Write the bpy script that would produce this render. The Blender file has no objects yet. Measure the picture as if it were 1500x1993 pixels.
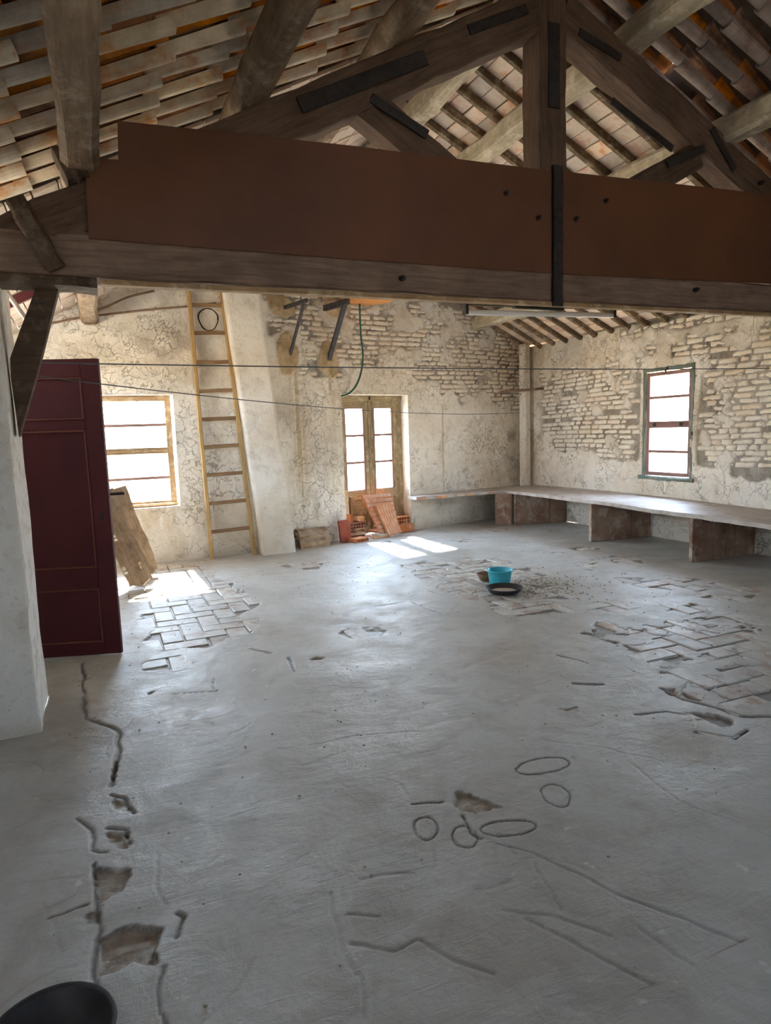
import bpy, math, random
import numpy as np
from mathutils import Matrix, Vector

# ------------------------------------------------------------------ camera, world, sun, exposure
SC = bpy.context.scene
COL = SC.collection
F, CX, CY, EYE = 1280.0, 750.0, 996.5, 1.5
_roll, _pitch, _yaw = math.radians(-1.83), math.radians(7.0), math.radians(23.3)
FW = np.array([math.sin(_yaw)*math.cos(_pitch), math.cos(_yaw)*math.cos(_pitch), -math.sin(_pitch)])
_r0 = np.array([math.cos(_yaw), -math.sin(_yaw), 0.0]); _u0 = np.cross(_r0, FW)
RT = _r0*math.cos(_roll) + _u0*math.sin(_roll)
UP = _u0*math.cos(_roll) - _r0*math.sin(_roll)
CAM = np.array([0.0, 0.0, EYE])
cd = bpy.data.cameras.new('camera'); cam = bpy.data.objects.new('camera', cd); COL.objects.link(cam)
cd.sensor_fit = 'VERTICAL'; cd.sensor_height = 36.0; cd.lens = F/1993.0*36.0
cd.clip_start = 0.02
cam.matrix_world = Matrix(((RT[0], UP[0], -FW[0], 0), (RT[1], UP[1], -FW[1], 0), (RT[2], UP[2], -FW[2], EYE), (0, 0, 0, 1)))
SC.camera = cam

def ray(x, y): return FW + RT*(x-CX)/F - UP*(y-CY)/F
def plane(x, y, p, n):
    d = ray(x, y); n = np.array(n, float); t = ((np.array(p, float)-CAM) @ n)/(d @ n); return CAM + t*d
def floor_at(x, y, z=0.0): return plane(x, y, (0, 0, z), (0, 0, 1))
def atY(x, y, Y): return plane(x, y, (0, Y, 0), (0, 1, 0))
def atX(x, y, X): return plane(x, y, (X, 0, 0), (1, 0, 0))

SKY = 9.0
w = bpy.data.worlds.new('sky'); SC.world = w; w.use_nodes = True
bg = w.node_tree.nodes['Background']; bg.inputs[1].default_value = SKY
_tc = w.node_tree.nodes.new('ShaderNodeTexCoord'); _sp = w.node_tree.nodes.new('ShaderNodeSeparateXYZ'); _cr = w.node_tree.nodes.new('ShaderNodeValToRGB')
_mr = w.node_tree.nodes.new('ShaderNodeMapRange'); _mr.inputs['From Min'].default_value = -1; _mr.inputs['From Max'].default_value = 1
for i_, (p_, c_) in enumerate([(0.0, (0.62, 0.50, 0.36, 1)), (0.49, (0.78, 0.66, 0.50, 1)), (0.51, (1.0, 1.0, 1.0, 1)), (0.62, (0.62, 0.80, 1.0, 1)), (1.0, (0.42, 0.64, 1.0, 1))]):   # sunlit ground below, hazy horizon, blue sky above
    if i_ > 1: _cr.color_ramp.elements.new(0.5)
for e_, (p_, c_) in zip(_cr.color_ramp.elements, [(0.0, (0.62, 0.50, 0.36, 1)), (0.49, (0.78, 0.66, 0.50, 1)), (0.51, (1.0, 1.0, 1.0, 1)), (0.62, (0.62, 0.80, 1.0, 1)), (1.0, (0.42, 0.64, 1.0, 1))]): e_.position = p_; e_.color = c_
_l = w.node_tree.links
_l.new(_tc.outputs['Generated'], _sp.inputs[0]); _l.new(_sp.outputs['Z'], _mr.inputs['Value']); _l.new(_mr.outputs[0], _cr.inputs[0]); _l.new(_cr.outputs[0], bg.inputs[0])
sd = bpy.data.lights.new('sun', 'SUN'); sd.energy = 17.0; sd.angle = math.radians(2.6); sd.color = (1.0, 0.95, 0.86)
sun = bpy.data.objects.new('sun', sd); COL.objects.link(sun)
sun.location = (3, 20, 14)
sun.rotation_euler = Vector((0.0, -0.72, -0.69)).to_track_quat('-Z', 'Y').to_euler()

def portal(name, c, sx, sy, direction):
    ld = bpy.data.lights.new(name, 'AREA'); ld.shape = 'RECTANGLE'; ld.size = sx; ld.size_y = sy
    ld.cycles.is_portal = True
    o = bpy.data.objects.new(name, ld); COL.objects.link(o); o.location = c
    o.rotation_euler = Vector(direction).to_track_quat('-Z', 'Z').to_euler()

SC.view_settings.view_transform = 'Standard'
SC.view_settings.look = 'None'
SC.view_settings.gamma = 1.0
SC.view_settings.use_curve_mapping = False
SC.view_settings.exposure = 2.38
SC.cycles.max_bounces = 14
SC.cycles.diffuse_bounces = 10
SC.cycles.transparent_max_bounces = 16
SC.cycles.sample_clamp_indirect = 12
SC.cycles.use_denoising = True

# ------------------------------------------------------------------ building dimensions
XR = 6.69                                   # right wall
XL = -1.15                                  # left wall
YT = 3.75                                   # front face of the truss
YB = -1.6                                   # back wall
RX, RZ = 2.95, 4.62                         # ridge
def roofz(x): return np.where(np.asarray(x) < RX, RZ-0.53*(RX-np.asarray(x)), RZ-0.49*(np.asarray(x)-RX))
KX, KY = 1.75, 8.34                         # kink of the far wall
SK = 0.2267
SL = math.sqrt(1+SK*SK)
def far_pt(s, z, off=0.0):
    """s<0: flat left part, s>=0 skewed right part; off outward"""
    s = np.asarray(s, float)
    x = np.where(s < 0, KX+s, KX+s/SL-off*SK/SL); y = np.where(s < 0, KY+off, KY+s*SK/SL+off/SL)
    return x, y, z
DV = np.array([1/SL, SK/SL, 0.0]); NV = np.array([-SK/SL, 1/SL, 0.0])
def fr(x, y, off=0.0):
    p = plane(x, y, np.array([KX, KY, 0])+NV*off, NV); return (p-np.array([KX, KY, 0])) @ DV, p[2]
def frp(x, y, off=0.0): return plane(x, y, np.array([KX, KY, 0])+NV*off, NV)
def fl(x, y, off=0.0):
    p = atY(x, y, KY+off); return p[0]-KX, p[2]

# ------------------------------------------------------------------ noise
_rs = np.random.RandomState(7)
_T = _rs.rand(256, 256)
def vnoise(x, y):
    xi = np.floor(x).astype(int); yi = np.floor(y).astype(int); fx = x-xi; fy = y-yi
    fx = fx*fx*(3-2*fx); fy = fy*fy*(3-2*fy)
    a = _T[xi & 255, yi & 255]; b = _T[(xi+1) & 255, yi & 255]; c = _T[xi & 255, (yi+1) & 255]; d = _T[(xi+1) & 255, (yi+1) & 255]
    return (a*(1-fx)+b*fx)*(1-fy)+(c*(1-fx)+d*fx)*fy
def fbm(x, y, o=4, seed=0.0):
    x = np.asarray(x, float)+seed*17.3; y = np.asarray(y, float)+seed*9.1; s = 0; a = 0.5; t = 0
    for _ in range(o):
        s = s+a*vnoise(x, y); t += a; a *= 0.5; x = x*2.03+5.1; y = y*2.03+3.7
    return s/t
def sstep(a, b, x):
    t = np.clip((x-a)/(b-a), 0, 1); return t*t*(3-2*t)
def seg_dist(X, Y, pts, closed=False):
    D = np.full(np.shape(X), 9.0); n = len(pts)
    for i in range(n if closed else n-1):
        ax, ay = pts[i][:2]; bx, by = pts[(i+1) % n][:2]; dx, dy = bx-ax, by-ay; L = dx*dx+dy*dy+1e-9
        t = np.clip(((X-ax)*dx+(Y-ay)*dy)/L, 0, 1); D = np.minimum(D, np.hypot(X-ax-t*dx, Y-ay-t*dy))
    return D
def in_poly(X, Y, pts):
    r = np.zeros(np.shape(X), bool); n = len(pts)
    for i in range(n):
        ax, ay = pts[i][:2]; bx, by = pts[(i+1) % n][:2]
        c = ((ay > Y) != (by > Y)) & (X < (bx-ax)*(Y-ay)/((by-ay) if abs(by-ay) > 1e-9 else 1e-9)+ax); r ^= c
    return r

# ------------------------------------------------------------------ materials
class NT:
    def __init__(s, name):
        s.m = bpy.data.materials.new(name); s.m.use_nodes = True; s.t = s.m.node_tree; s.n = s.t.nodes; s.b = s.n['Principled BSDF']
    def new(s, t, **k):
        n = s.n.new(t)
        for a, v in k.items(): setattr(n, a, v)
        return n
    def l(s, a, b): s.t.links.new(a, b)
    def noise(s, vec, scale, detail=5, rough=0.6, dist=0.0):
        n = s.new('ShaderNodeTexNoise'); n.inputs['Scale'].default_value = scale; n.inputs['Detail'].default_value = detail
        n.inputs['Roughness'].default_value = rough; n.inputs['Distortion'].default_value = dist; s.l(vec, n.inputs['Vector']); return n.outputs['Fac']
    def ramp(s, fac, stops):
        r = s.new('ShaderNodeValToRGB'); e = r.color_ramp.elements
        while len(e) < len(stops): e.new(0.5)
        for i, (p, c) in enumerate(stops): e[i].position = p; e[i].color = (*c, 1) if len(c) == 3 else c
        s.l(fac, r.inputs['Fac']); return r.outputs['Color']
    def mix(s, fac, a, b, mode='MIX'):
        n = s.new('ShaderNodeMix', data_type='RGBA', blend_type=mode)
        for sock, v in ((n.inputs[0], fac), (n.inputs[6], a), (n.inputs[7], b)):
            if isinstance(v, (int, float)): sock.default_value = v
            elif isinstance(v, tuple): sock.default_value = (*v, 1)
            else: s.l(v, sock)
        return n.outputs[2]
    def math(s, op, a, b=0.0):
        n = s.new('ShaderNodeMath', operation=op)
        for sock, v in ((n.inputs[0], a), (n.inputs[1], b)):
            if isinstance(v, (int, float)): sock.default_value = v
            else: s.l(v, sock)
        return n.outputs[0]
    def coord(s, kind='pos', scale=None):
        if kind == 'pos': o = s.new('ShaderNodeNewGeometry').outputs['Position']
        else:
            o = s.new('ShaderNodeTexCoord').outputs['Object']
            oi = s.new('ShaderNodeObjectInfo').outputs['Random']
            v = s.new('ShaderNodeVectorMath', operation='ADD'); c = s.new('ShaderNodeCombineXYZ')
            m = s.math('MULTIPLY', oi, 37.0)
            for i in range(3): s.l(m, c.inputs[i])
            s.l(o, v.inputs[0]); s.l(c.outputs[0], v.inputs[1]); o = v.outputs[0]
        if scale:
            mp = s.new('ShaderNodeMapping'); mp.inputs['Scale'].default_value = scale; s.l(o, mp.inputs['Vector']); o = mp.outputs['Vector']
        return o
    def attr(s, name): n = s.new('ShaderNodeAttribute'); n.attribute_name = name; return n.outputs['Fac']
    def bump(s, h, strength, dist=0.01):
        b = s.new('ShaderNodeBump'); b.inputs['Strength'].default_value = strength; b.inputs['Distance'].default_value = dist
        s.l(h, b.inputs['Height']); s.l(b.outputs['Normal'], s.b.inputs['Normal'])
    def out(s, col, rough=0.85, spec=0.3, metal=0.0):
        if isinstance(col, tuple): s.b.inputs['Base Color'].default_value = (*col, 1)
        else: s.l(col, s.b.inputs['Base Color'])
        if isinstance(rough, (int, float)): s.b.inputs['Roughness'].default_value = rough
        else: s.l(rough, s.b.inputs['Roughness'])
        s.b.inputs['Specular IOR Level'].default_value = spec; s.b.inputs['Metallic'].default_value = metal
        return s.m

def m_wood(name, dark, light, rough=0.75, grain=14, bump=0.5, spots=None, rand=0.25):
    t = NT(name); c = t.coord('obj', (1.2, grain, grain)); c2 = t.coord('obj')
    n = t.noise(c, 3.0, 6, 0.65, 0.6)
    col = t.ramp(n, [(0.3, dark), (0.7, light)])
    n2 = t.noise(c2, 3.5, 5)
    col = t.mix(t.ramp(n2, [(0.35, (0, 0, 0)), (0.75, (0.65,)*3)]), col, tuple(v*0.55 for v in dark))
    if spots: col = t.mix(t.ramp(t.noise(c2, 9, 6, 0.7), [(0.5, (0, 0, 0)), (0.68, (0.85,)*3)]), col, spots)
    oi = t.new('ShaderNodeObjectInfo').outputs['Random']
    hv = t.new('ShaderNodeHueSaturation'); t.l(t.math('ADD', t.math('MULTIPLY', oi, rand), 1-rand/2), hv.inputs['Value']); t.l(col, hv.inputs['Color'])
    t.bump(t.math('ADD', n, t.math('MULTIPLY', n2, 0.5)), bump, 0.006)
    return t.out(hv.outputs[0], rough)

def m_plain(name, a, b, scale=12, rough=0.7, bump=0.2, metal=0.0, spec=0.3, rand=0.0, kind='obj', spots=None, sscale=20, dist=0.004):
    t = NT(name); c = t.coord(kind); n = t.noise(c, scale, 6)
    col = t.ramp(n, [(0.32, a), (0.68, b)])
    if spots: col = t.mix(t.ramp(t.noise(c, sscale, 5, 0.7), [(0.5, (0, 0, 0)), (0.62, (0.9,)*3)]), col, spots)
    if rand:
        oi = t.new('ShaderNodeObjectInfo').outputs['Random']
        hv = t.new('ShaderNodeHueSaturation'); t.l(t.math('ADD', t.math('MULTIPLY', oi, rand), 1-rand/2), hv.inputs['Value'])
        t.l(t.math('ADD', t.math('MULTIPLY', oi, rand*1.2), 1-rand*0.6), hv.inputs['Saturation']); t.l(col, hv.inputs['Color']); col = hv.outputs[0]
    if bump: t.bump(t.noise(c, scale*3, 6, 0.7), bump, dist)
    return t.out(col, rough, spec, metal)

def m_wall(name, tone=(1, 1, 1), brick=False, cracks=1.0):
    t = NT(name); c = t.coord('pos')
    f = lambda *v: tuple(v[i]*tone[i] for i in range(3))
    big = t.noise(c, 0.9, 6, 0.62, 0.4); mid = t.noise(c, 5.5, 7, 0.68, 0.3); fine = t.noise(c, 34, 6, 0.7)
    col = t.ramp(big, [(0.34, f(0.74, 0.67, 0.55)), (0.5, f(0.86, 0.81, 0.71)), (0.68, f(0.90, 0.88, 0.82))])
    col = t.mix(t.ramp(mid, [(0.50, (0, 0, 0)), (0.68, (0.42,)*3)]), col, f(0.52, 0.43, 0.31))
    col = t.mix(t.ramp(fine, [(0.56, (0, 0, 0)), (0.70, (0.42,)*3)]), col, f(0.36, 0.30, 0.23))
    if brick:
        oi = t.new('ShaderNodeObjectInfo').outputs['Random']
        col = t.mix(t.ramp(oi, [(0.6, (0, 0, 0)), (1.0, (0.5,)*3)]), col, f(0.55, 0.43, 0.31))
        hv = t.new('ShaderNodeHueSaturation'); t.l(t.math('ADD', t.math('MULTIPLY', oi, 0.2), 0.9), hv.inputs['Value']); t.l(col, hv.inputs['Color']); col = hv.outputs[0]
    # cracks in the old skim
    v = t.new('ShaderNodeTexVoronoi', feature='DISTANCE_TO_EDGE'); v.inputs['Scale'].default_value = 5.5
    wv = t.new('ShaderNodeVectorMath', operation='ADD'); nz = t.new('ShaderNodeTexNoise'); nz.inputs['Scale'].default_value = 6; nz.inputs['Detail'].default_value = 5
    t.l(c, nz.inputs['Vector']); sc = t.new('ShaderNodeVectorMath', operation='SCALE'); sc.inputs['Scale'].default_value = 0.55
    t.l(nz.outputs['Color'], sc.inputs[0]); t.l(c, wv.inputs[0]); t.l(sc.outputs[0], wv.inputs[1]); t.l(wv.outputs[0], v.inputs['Vector'])
    ed = t.ramp(v.outputs['Distance'], [(0.0, (1, 1, 1)), (0.035, (0, 0, 0))])
    gate = t.ramp(t.noise(c, 2.1, 5, 0.7), [(0.44, (0, 0, 0)), (0.58, (1, 1, 1))])
    crack = t.math('MULTIPLY', t.math('MULTIPLY', ed, gate), cracks)
    if not brick: col = t.mix(t.math('MULTIPLY', crack, 0.7), col, f(0.22, 0.17, 0.12))
    if not brick:
        col = t.mix(t.math('MULTIPLY', t.attr('grime'), 0.75), col, f(0.30, 0.26, 0.20))
        col = t.mix(t.attr('tan'), col, t.ramp(t.noise(c, 6, 6, 0.7), [(0.35, f(0.40, 0.29, 0.15)), (0.65, f(0.68, 0.54, 0.34))]))
        col = t.mix(t.math('MULTIPLY', t.attr('dirt'), 0.92), col, f(0.10, 0.075, 0.05))
    h = t.math('ADD', t.math('MULTIPLY', mid, 1.0), t.math('MULTIPLY', fine, 0.35))
    h = t.math('SUBTRACT', h, t.math('MULTIPLY', crack, 0.5 if not brick else 0.0))
    t.bump(h, 0.95, 0.022)
    return t.out(col, 0.93, 0.15)

def m_floor(name):
    t = NT(name); c = t.coord('pos')
    big = t.noise(c, 0.8, 6, 0.6, 0.5); mid = t.noise(c, 4.5, 8, 0.68, 0.8); fine = t.noise(c, 40, 6, 0.7)
    st = t.coord('pos', (3.0, 14, 1)); streak = t.noise(st, 1.6, 7, 0.7, 1.6)
    col = t.ramp(big, [(0.3, (0.40, 0.385, 0.34)), (0.55, (0.52, 0.515, 0.48)), (0.75, (0.60, 0.60, 0.58))])
    col = t.mix(t.ramp(mid, [(0.46, (0, 0, 0)), (0.70, (0.55,)*3)]), col, (0.30, 0.275, 0.225))
    col = t.mix(t.ramp(fine, [(0.60, (0, 0, 0)), (0.72, (0.4,)*3)]), col, (0.20, 0.18, 0.15))
    col = t.mix(t.ramp(t.noise(c, 13, 3, 0.5), [(0.68, (0, 0, 0)), (0.74, (0.6,)*3)]), col, (0.72, 0.72, 0.70))
    col = t.mix(t.attr('brown'), col, t.ramp(t.noise(c, 16, 5, 0.7), [(0.35, (0.20, 0.13, 0.08)), (0.65, (0.38, 0.30, 0.20))]))
    col = t.mix(t.math('MULTIPLY', t.attr('dirt'), 0.9), col, (0.055, 0.040, 0.028))
    h = t.math('ADD', t.math('ADD', mid, t.math('MULTIPLY', fine, 0.25)), t.math('MULTIPLY', streak, 0.55))
    t.bump(h, 0.6, 0.014)
    rg = t.ramp(t.noise(c, 3.0, 5), [(0.35, (0.34,)*3), (0.7, (0.62,)*3)])
    return t.out(col, rg, 0.4)

M = {}
M['wall'] = m_wall('whitewashed_plaster')
M['brickwall'] = m_wall('whitewashed_brick', (1, 0.985, 0.96), True)
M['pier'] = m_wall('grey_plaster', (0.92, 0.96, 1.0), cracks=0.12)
M['smooth_wall'] = m_wall('smooth_whitewash', (1, 1, 1), cracks=0.1)
M['pier_lit'] = m_plain('pier_lit_side', (0.80, 0.81, 0.80), (0.90, 0.91, 0.89), 8, 0.9, 0.5, kind='pos', spots=(0.62, 0.58, 0.50), sscale=14)  # whiter pier finish, window light put into the colour
M['floor'] = m_floor('lime_skim')
M['floorbrick'] = m_plain('worn_floor_brick', (0.44, 0.42, 0.37), (0.60, 0.59, 0.55), 9, 0.5, 0.6, rand=0.25, kind='obj', spots=(0.36, 0.25, 0.18), sscale=6, spec=0.4)
M['tie'] = m_wood('pale_brown_tie_beam', (0.13, 0.085, 0.06), (0.28, 0.20, 0.145), bump=0.7)
M['timber'] = m_wood('old_brown_timber', (0.062, 0.036, 0.022), (0.165, 0.105, 0.070), bump=0.9)
M['timber_dark'] = m_wood('sooty_timber', (0.045, 0.030, 0.020), (0.12, 0.075, 0.045), bump=1.0, spots=(0.18, 0.14, 0.10))
M['purlin'] = m_wood('dusty_log', (0.16, 0.10, 0.055), (0.33, 0.24, 0.15), bump=1.0, spots=(0.40, 0.34, 0.26))
M['pale_beam'] = m_wood('limed_beam', (0.36, 0.30, 0.20), (0.60, 0.54, 0.40), bump=0.8, spots=(0.66, 0.62, 0.52))
M['batten'] = m_wood('roof_batten_wood', (0.10, 0.065, 0.035), (0.24, 0.17, 0.10), bump=0.7, spots=(0.42, 0.36, 0.26), rand=0.6)
M['panel'] = m_plain('brown_hardboard', (0.098, 0.040, 0.020), (0.150, 0.060, 0.028), 1.6, 0.45, 0.05, spec=0.22)
M['iron'] = m_plain('dark_iron', (0.018, 0.016, 0.016), (0.045, 0.036, 0.030), 20, 0.6, 0.3, metal=0.3)
M['steel'] = m_plain('painted_steel_angle', (0.045, 0.045, 0.055), (0.09, 0.085, 0.09), 20, 0.5, 0.2, metal=0.3)
M['tile'] = m_plain('limewashed_roof_tile', (0.40, 0.33, 0.24), (0.66, 0.60, 0.48), 7, 0.9, 0.6, rand=0.45, spots=(0.50, 0.27, 0.13), sscale=5)
M['cover'] = m_plain('orange_roof_tile', (0.33, 0.13, 0.05), (0.60, 0.28, 0.10), 7, 0.9, 0.5, rand=0.6, spots=(0.20, 0.13, 0.09), sscale=6)
M['tile_grey'] = m_plain('greyish_roof_tile', (0.24, 0.20, 0.19), (0.42, 0.36, 0.33), 7, 0.9, 0.6, rand=0.45, spots=(0.24, 0.17, 0.14), sscale=5)
M['flat'] = m_plain('flat_ceiling_brick', (0.62, 0.50, 0.40), (0.80, 0.72, 0.60), 5, 0.9, 0.5, rand=0.5, spots=(0.60, 0.34, 0.24), sscale=5)
M['deck'] = m_plain('dark_backing', (0.10, 0.07, 0.05), (0.18, 0.13, 0.09), 8, 0.95, 0.5)  # dark brown of the light-blocking roof sheet and the unseen front walls
M['red_door'] = m_plain('oxblood_door_paint', (0.058, 0.008, 0.012), (0.082, 0.012, 0.016), 3, 0.5, 0.08, spec=0.28)
M['door_edge'] = m_plain('worn_oxblood_edge', (0.10, 0.026, 0.020), (0.15, 0.045, 0.03), 3, 0.5, 0.08)
M['frame_ochre'] = m_wood('weathered_ochre_frame', (0.26, 0.16, 0.08), (0.46, 0.32, 0.18), bump=0.5, spots=(0.55, 0.45, 0.30))
M['frame_olive'] = m_wood('weathered_olive_door', (0.20, 0.155, 0.085), (0.38, 0.30, 0.18), bump=0.6, spots=(0.48, 0.40, 0.28))
M['frame_mauve'] = m_wood('faded_mauve_sash', (0.26, 0.15, 0.13), (0.38, 0.24, 0.21), bump=0.3)
M['frame_green'] = m_wood('flaking_green_frame', (0.10, 0.15, 0.125), (0.22, 0.27, 0.225), bump=0.7, spots=(0.28, 0.22, 0.16))
M['ladder'] = m_wood('yellow_ladder_wood', (0.36, 0.23, 0.09), (0.56, 0.38, 0.17), bump=0.3, rand=0.15)
M['rung'] = m_wood('brown_rung_wood', (0.20, 0.12, 0.06), (0.34, 0.22, 0.12), bump=0.3)
M['plank'] = m_wood('worm_eaten_plank', (0.26, 0.18, 0.11), (0.46, 0.35, 0.24), bump=0.9, spots=(0.16, 0.10, 0.06))
M['redbrick'] = m_plain('dark_red_brick', (0.30, 0.075, 0.050), (0.38, 0.105, 0.07), 8, 0.8, 0.3)
M['terra'] = m_plain('orange_hollow_brick', (0.46, 0.17, 0.085), (0.60, 0.27, 0.15), 8, 0.85, 0.4, rand=0.25, spots=(0.62, 0.42, 0.28), sscale=6)
M['slab_rib'] = m_plain('limy_slab_rib', (0.50, 0.25, 0.16), (0.62, 0.40, 0.29), 9, 0.9, 0.5, kind='pos', spots=(0.62, 0.50, 0.40), sscale=6)
M['terra_pale'] = m_plain('mortar_caked_brick', (0.52, 0.33, 0.20), (0.70, 0.58, 0.42), 8, 0.9, 0.6, rand=0.3, spots=(0.58, 0.28, 0.14), sscale=7)
M['mortar'] = m_plain('mortar_caked_edge', (0.55, 0.46, 0.36), (0.68, 0.60, 0.50), 20, 0.95, 0.6)
M['white_piece'] = m_plain('glazed_white_piece', (0.72, 0.73, 0.70), (0.84, 0.85, 0.83), 14, 0.5, 0.3)
M['canal'] = m_plain('dirty_canal_tile', (0.33, 0.24, 0.16), (0.52, 0.42, 0.30), 8, 0.95, 0.8, rand=0.35, spots=(0.24, 0.15, 0.09), sscale=7)
M['bench'] = m_plain('dusty_bench_slab', (0.38, 0.33, 0.29), (0.52, 0.48, 0.44), 4, 0.55, 0.5, kind='pos', spots=(0.34, 0.27, 0.22), sscale=7, spec=0.4)
M['bench_leg'] = m_plain('stained_bench_support', (0.20, 0.10, 0.065), (0.40, 0.29, 0.22), 3.2, 0.85, 0.6, kind='pos', spots=(0.50, 0.42, 0.34), sscale=5)
M['blue'] = m_plain('turquoise_plastic', (0.035, 0.40, 0.50), (0.05, 0.46, 0.56), 5, 0.38, 0.02, spec=0.5)
M['brownpot'] = m_plain('brown_clay', (0.20, 0.10, 0.06), (0.32, 0.19, 0.12), 12, 0.8, 0.3)
M['black'] = m_plain('black_enamel', (0.020, 0.020, 0.024), (0.045, 0.043, 0.045), 14, 0.45, 0.1, spec=0.5)
M['grit'] = m_plain('dry_grit', (0.30, 0.25, 0.18), (0.52, 0.46, 0.36), 60, 0.95, 0.9)
M['tank'] = m_plain('orange_tank_plastic', (0.62, 0.26, 0.075), (0.72, 0.33, 0.11), 3, 0.6, 0.05)
M['hose'] = m_plain('dark_green_hose', (0.015, 0.085, 0.055), (0.03, 0.13, 0.08), 20, 0.5, 0.0)
M['wire'] = m_plain('blue_grey_line', (0.07, 0.09, 0.12), (0.12, 0.14, 0.17), 20, 0.6, 0.0)
M['cable'] = m_plain('painted_conduit', (0.20, 0.12, 0.08), (0.32, 0.22, 0.15), 9, 0.7, 0.2)
M['whitepole'] = m_plain('chalky_white_paint', (0.55, 0.54, 0.50), (0.74, 0.74, 0.70), 10, 0.8, 0.4)
M['tube'] = m_plain('dusty_white_tube', (0.86, 0.88, 0.88), (0.93, 0.94, 0.94), 6, 0.4, 0.0)
M['crimson'] = m_wood('dark_crimson_beam', (0.10, 0.02, 0.025), (0.16, 0.04, 0.045), bump=0.3)
M['mortar_grey'] = m_plain('grey_mortar', (0.30, 0.28, 0.25), (0.45, 0.42, 0.38), 12, 0.95, 0.6)

def m_glass(name, dirt):
    t = NT(name); c = t.coord('pos')
    out = t.n['Material Output']; t.n.remove(t.b)
    tr = t.new('ShaderNodeBsdfTransparent'); gl = t.new('ShaderNodeBsdfGlossy'); gl.inputs['Roughness'].default_value = 0.05
    m1 = t.new('ShaderNodeMixShader'); m1.inputs[0].default_value = 0.05; t.l(tr.outputs[0], m1.inputs[1]); t.l(gl.outputs[0], m1.inputs[2])
    df = t.new('ShaderNodeBsdfTranslucent'); df.inputs[0].default_value = (0.75, 0.86, 0.90, 1)
    m2 = t.new('ShaderNodeMixShader'); t.l(t.ramp(t.noise(c, 5, 6, 0.7), [(0.42, (0,)*3), (0.75, (dirt,)*3)]), m2.inputs[0])
    t.l(m1.outputs[0], m2.inputs[1]); t.l(df.outputs[0], m2.inputs[2]); t.l(m2.outputs[0], out.inputs[0]); return t.m
M['glass'] = m_glass('window_glass', 0.15)
M['glass_dirty'] = m_glass('streaked_window_glass', 0.22)

# ------------------------------------------------------------------ object helpers
WM = {}
def reg(o, parent=None, mw=None):
    COL.objects.link(o); mw = mw if mw is not None else Matrix(); WM[o.name] = mw
    if parent is not None: o.parent = parent; o.matrix_local = WM[parent.name].inverted() @ mw
    else: o.matrix_local = mw
    return o
def tag(o, label=None, cat=None, group=None, kind=None):
    if label: o['label'] = label
    if cat: o['category'] = cat
    if group: o['group'] = group
    if kind: o['kind'] = kind
    return o
def root(name, loc, label, cat, group=None):
    o = bpy.data.objects.new(name, None); reg(o, None, Matrix.Translation(Vector(loc))); return tag(o, label, cat, group)
def mesh(name, vs, fs, m, smooth=False):
    me = bpy.data.meshes.new(name); me.from_pydata([tuple(map(float, v)) for v in vs], [], fs); me.materials.append(m)
    if smooth: me.shade_smooth()
    me.update(); return me
def ob(name, me, parent=None, mw=None, m=None):
    o = bpy.data.objects.new(name, me)
    return reg(o, parent, mw)
def struct(name, me, mw=None): return tag(ob(name, me, None, mw), kind='structure')

def cbox_data(sx, sy, sz, c=0.004):
    hx, hy, hz = sx/2, sy/2, sz/2; c = min(c, hx*0.9, hy*0.9, hz*0.9)
    vs = []; idx = {}
    for X in (-1, 1):
        for Y in (-1, 1):
            for Z in (-1, 1):
                for ax in range(3):
                    p = [X*(hx-c), Y*(hy-c), Z*(hz-c)]; p[ax] = (X*hx, Y*hy, Z*hz)[ax]
                    idx[(X, Y, Z, ax)] = len(vs); vs.append(p)
    fs = []
    for ax in range(3):
        o1, o2 = (ax+1) % 3, (ax+2) % 3
        for s in (-1, 1):
            q = []
            for a, b in ((-1, -1), (1, -1), (1, 1), (-1, 1)):
                k = [0, 0, 0]; k[ax] = s; k[o1] = a; k[o2] = b; q.append(idx[(*k, ax)])
            fs.append(q if s > 0 else q[::-1])
    for ax in range(3):                      # edges along ax
        o1, o2 = (ax+1) % 3, (ax+2) % 3
        for a in (-1, 1):
            for b in (-1, 1):
                def K(s, f): k = [0, 0, 0]; k[ax] = s; k[o1] = a; k[o2] = b; return idx[(*k, f)]
                q = [K(-1, o1), K(1, o1), K(1, o2), K(-1, o2)]
                fs.append(q if a*b < 0 else q[::-1])
    for X in (-1, 1):
        for Y in (-1, 1):
            for Z in (-1, 1):
                q = [idx[(X, Y, Z, i)] for i in range(3)]; fs.append(q if X*Y*Z > 0 else q[::-1])
    return vs, fs
_bc = {}
def cbox(name, size, m, parent=None, loc=(0, 0, 0), rot=None, c=0.004, seed=0, jit=0.0):
    key = (tuple(round(v, 4) for v in size), m.name, c, seed, jit)
    if key not in _bc:
        vs, fs = cbox_data(*size, c)
        if jit:
            r = random.Random(seed); vs = [[a+r.uniform(-jit, jit) for a in v] for v in vs]
        _bc[key] = mesh(name, vs, fs, m)
    mw = Matrix.Translation(Vector(loc)) @ (rot.to_4x4() if rot is not None else Matrix())
    return ob(name, _bc[key], parent, mw)
def rotz(a): return Matrix.Rotation(a, 3, 'Z')
def frame(p0, p1, up=(0, 0, 1)):
    p0 = Vector(p0); p1 = Vector(p1); x = (p1-p0).normalized(); u = Vector(up)
    z = (u-x*u.dot(x)).normalized(); y = z.cross(x)
    return Matrix(((x.x, y.x, z.x, p0.x), (x.y, y.y, z.y, p0.y), (x.z, y.z, z.z, p0.z), (0, 0, 0, 1)))
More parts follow.
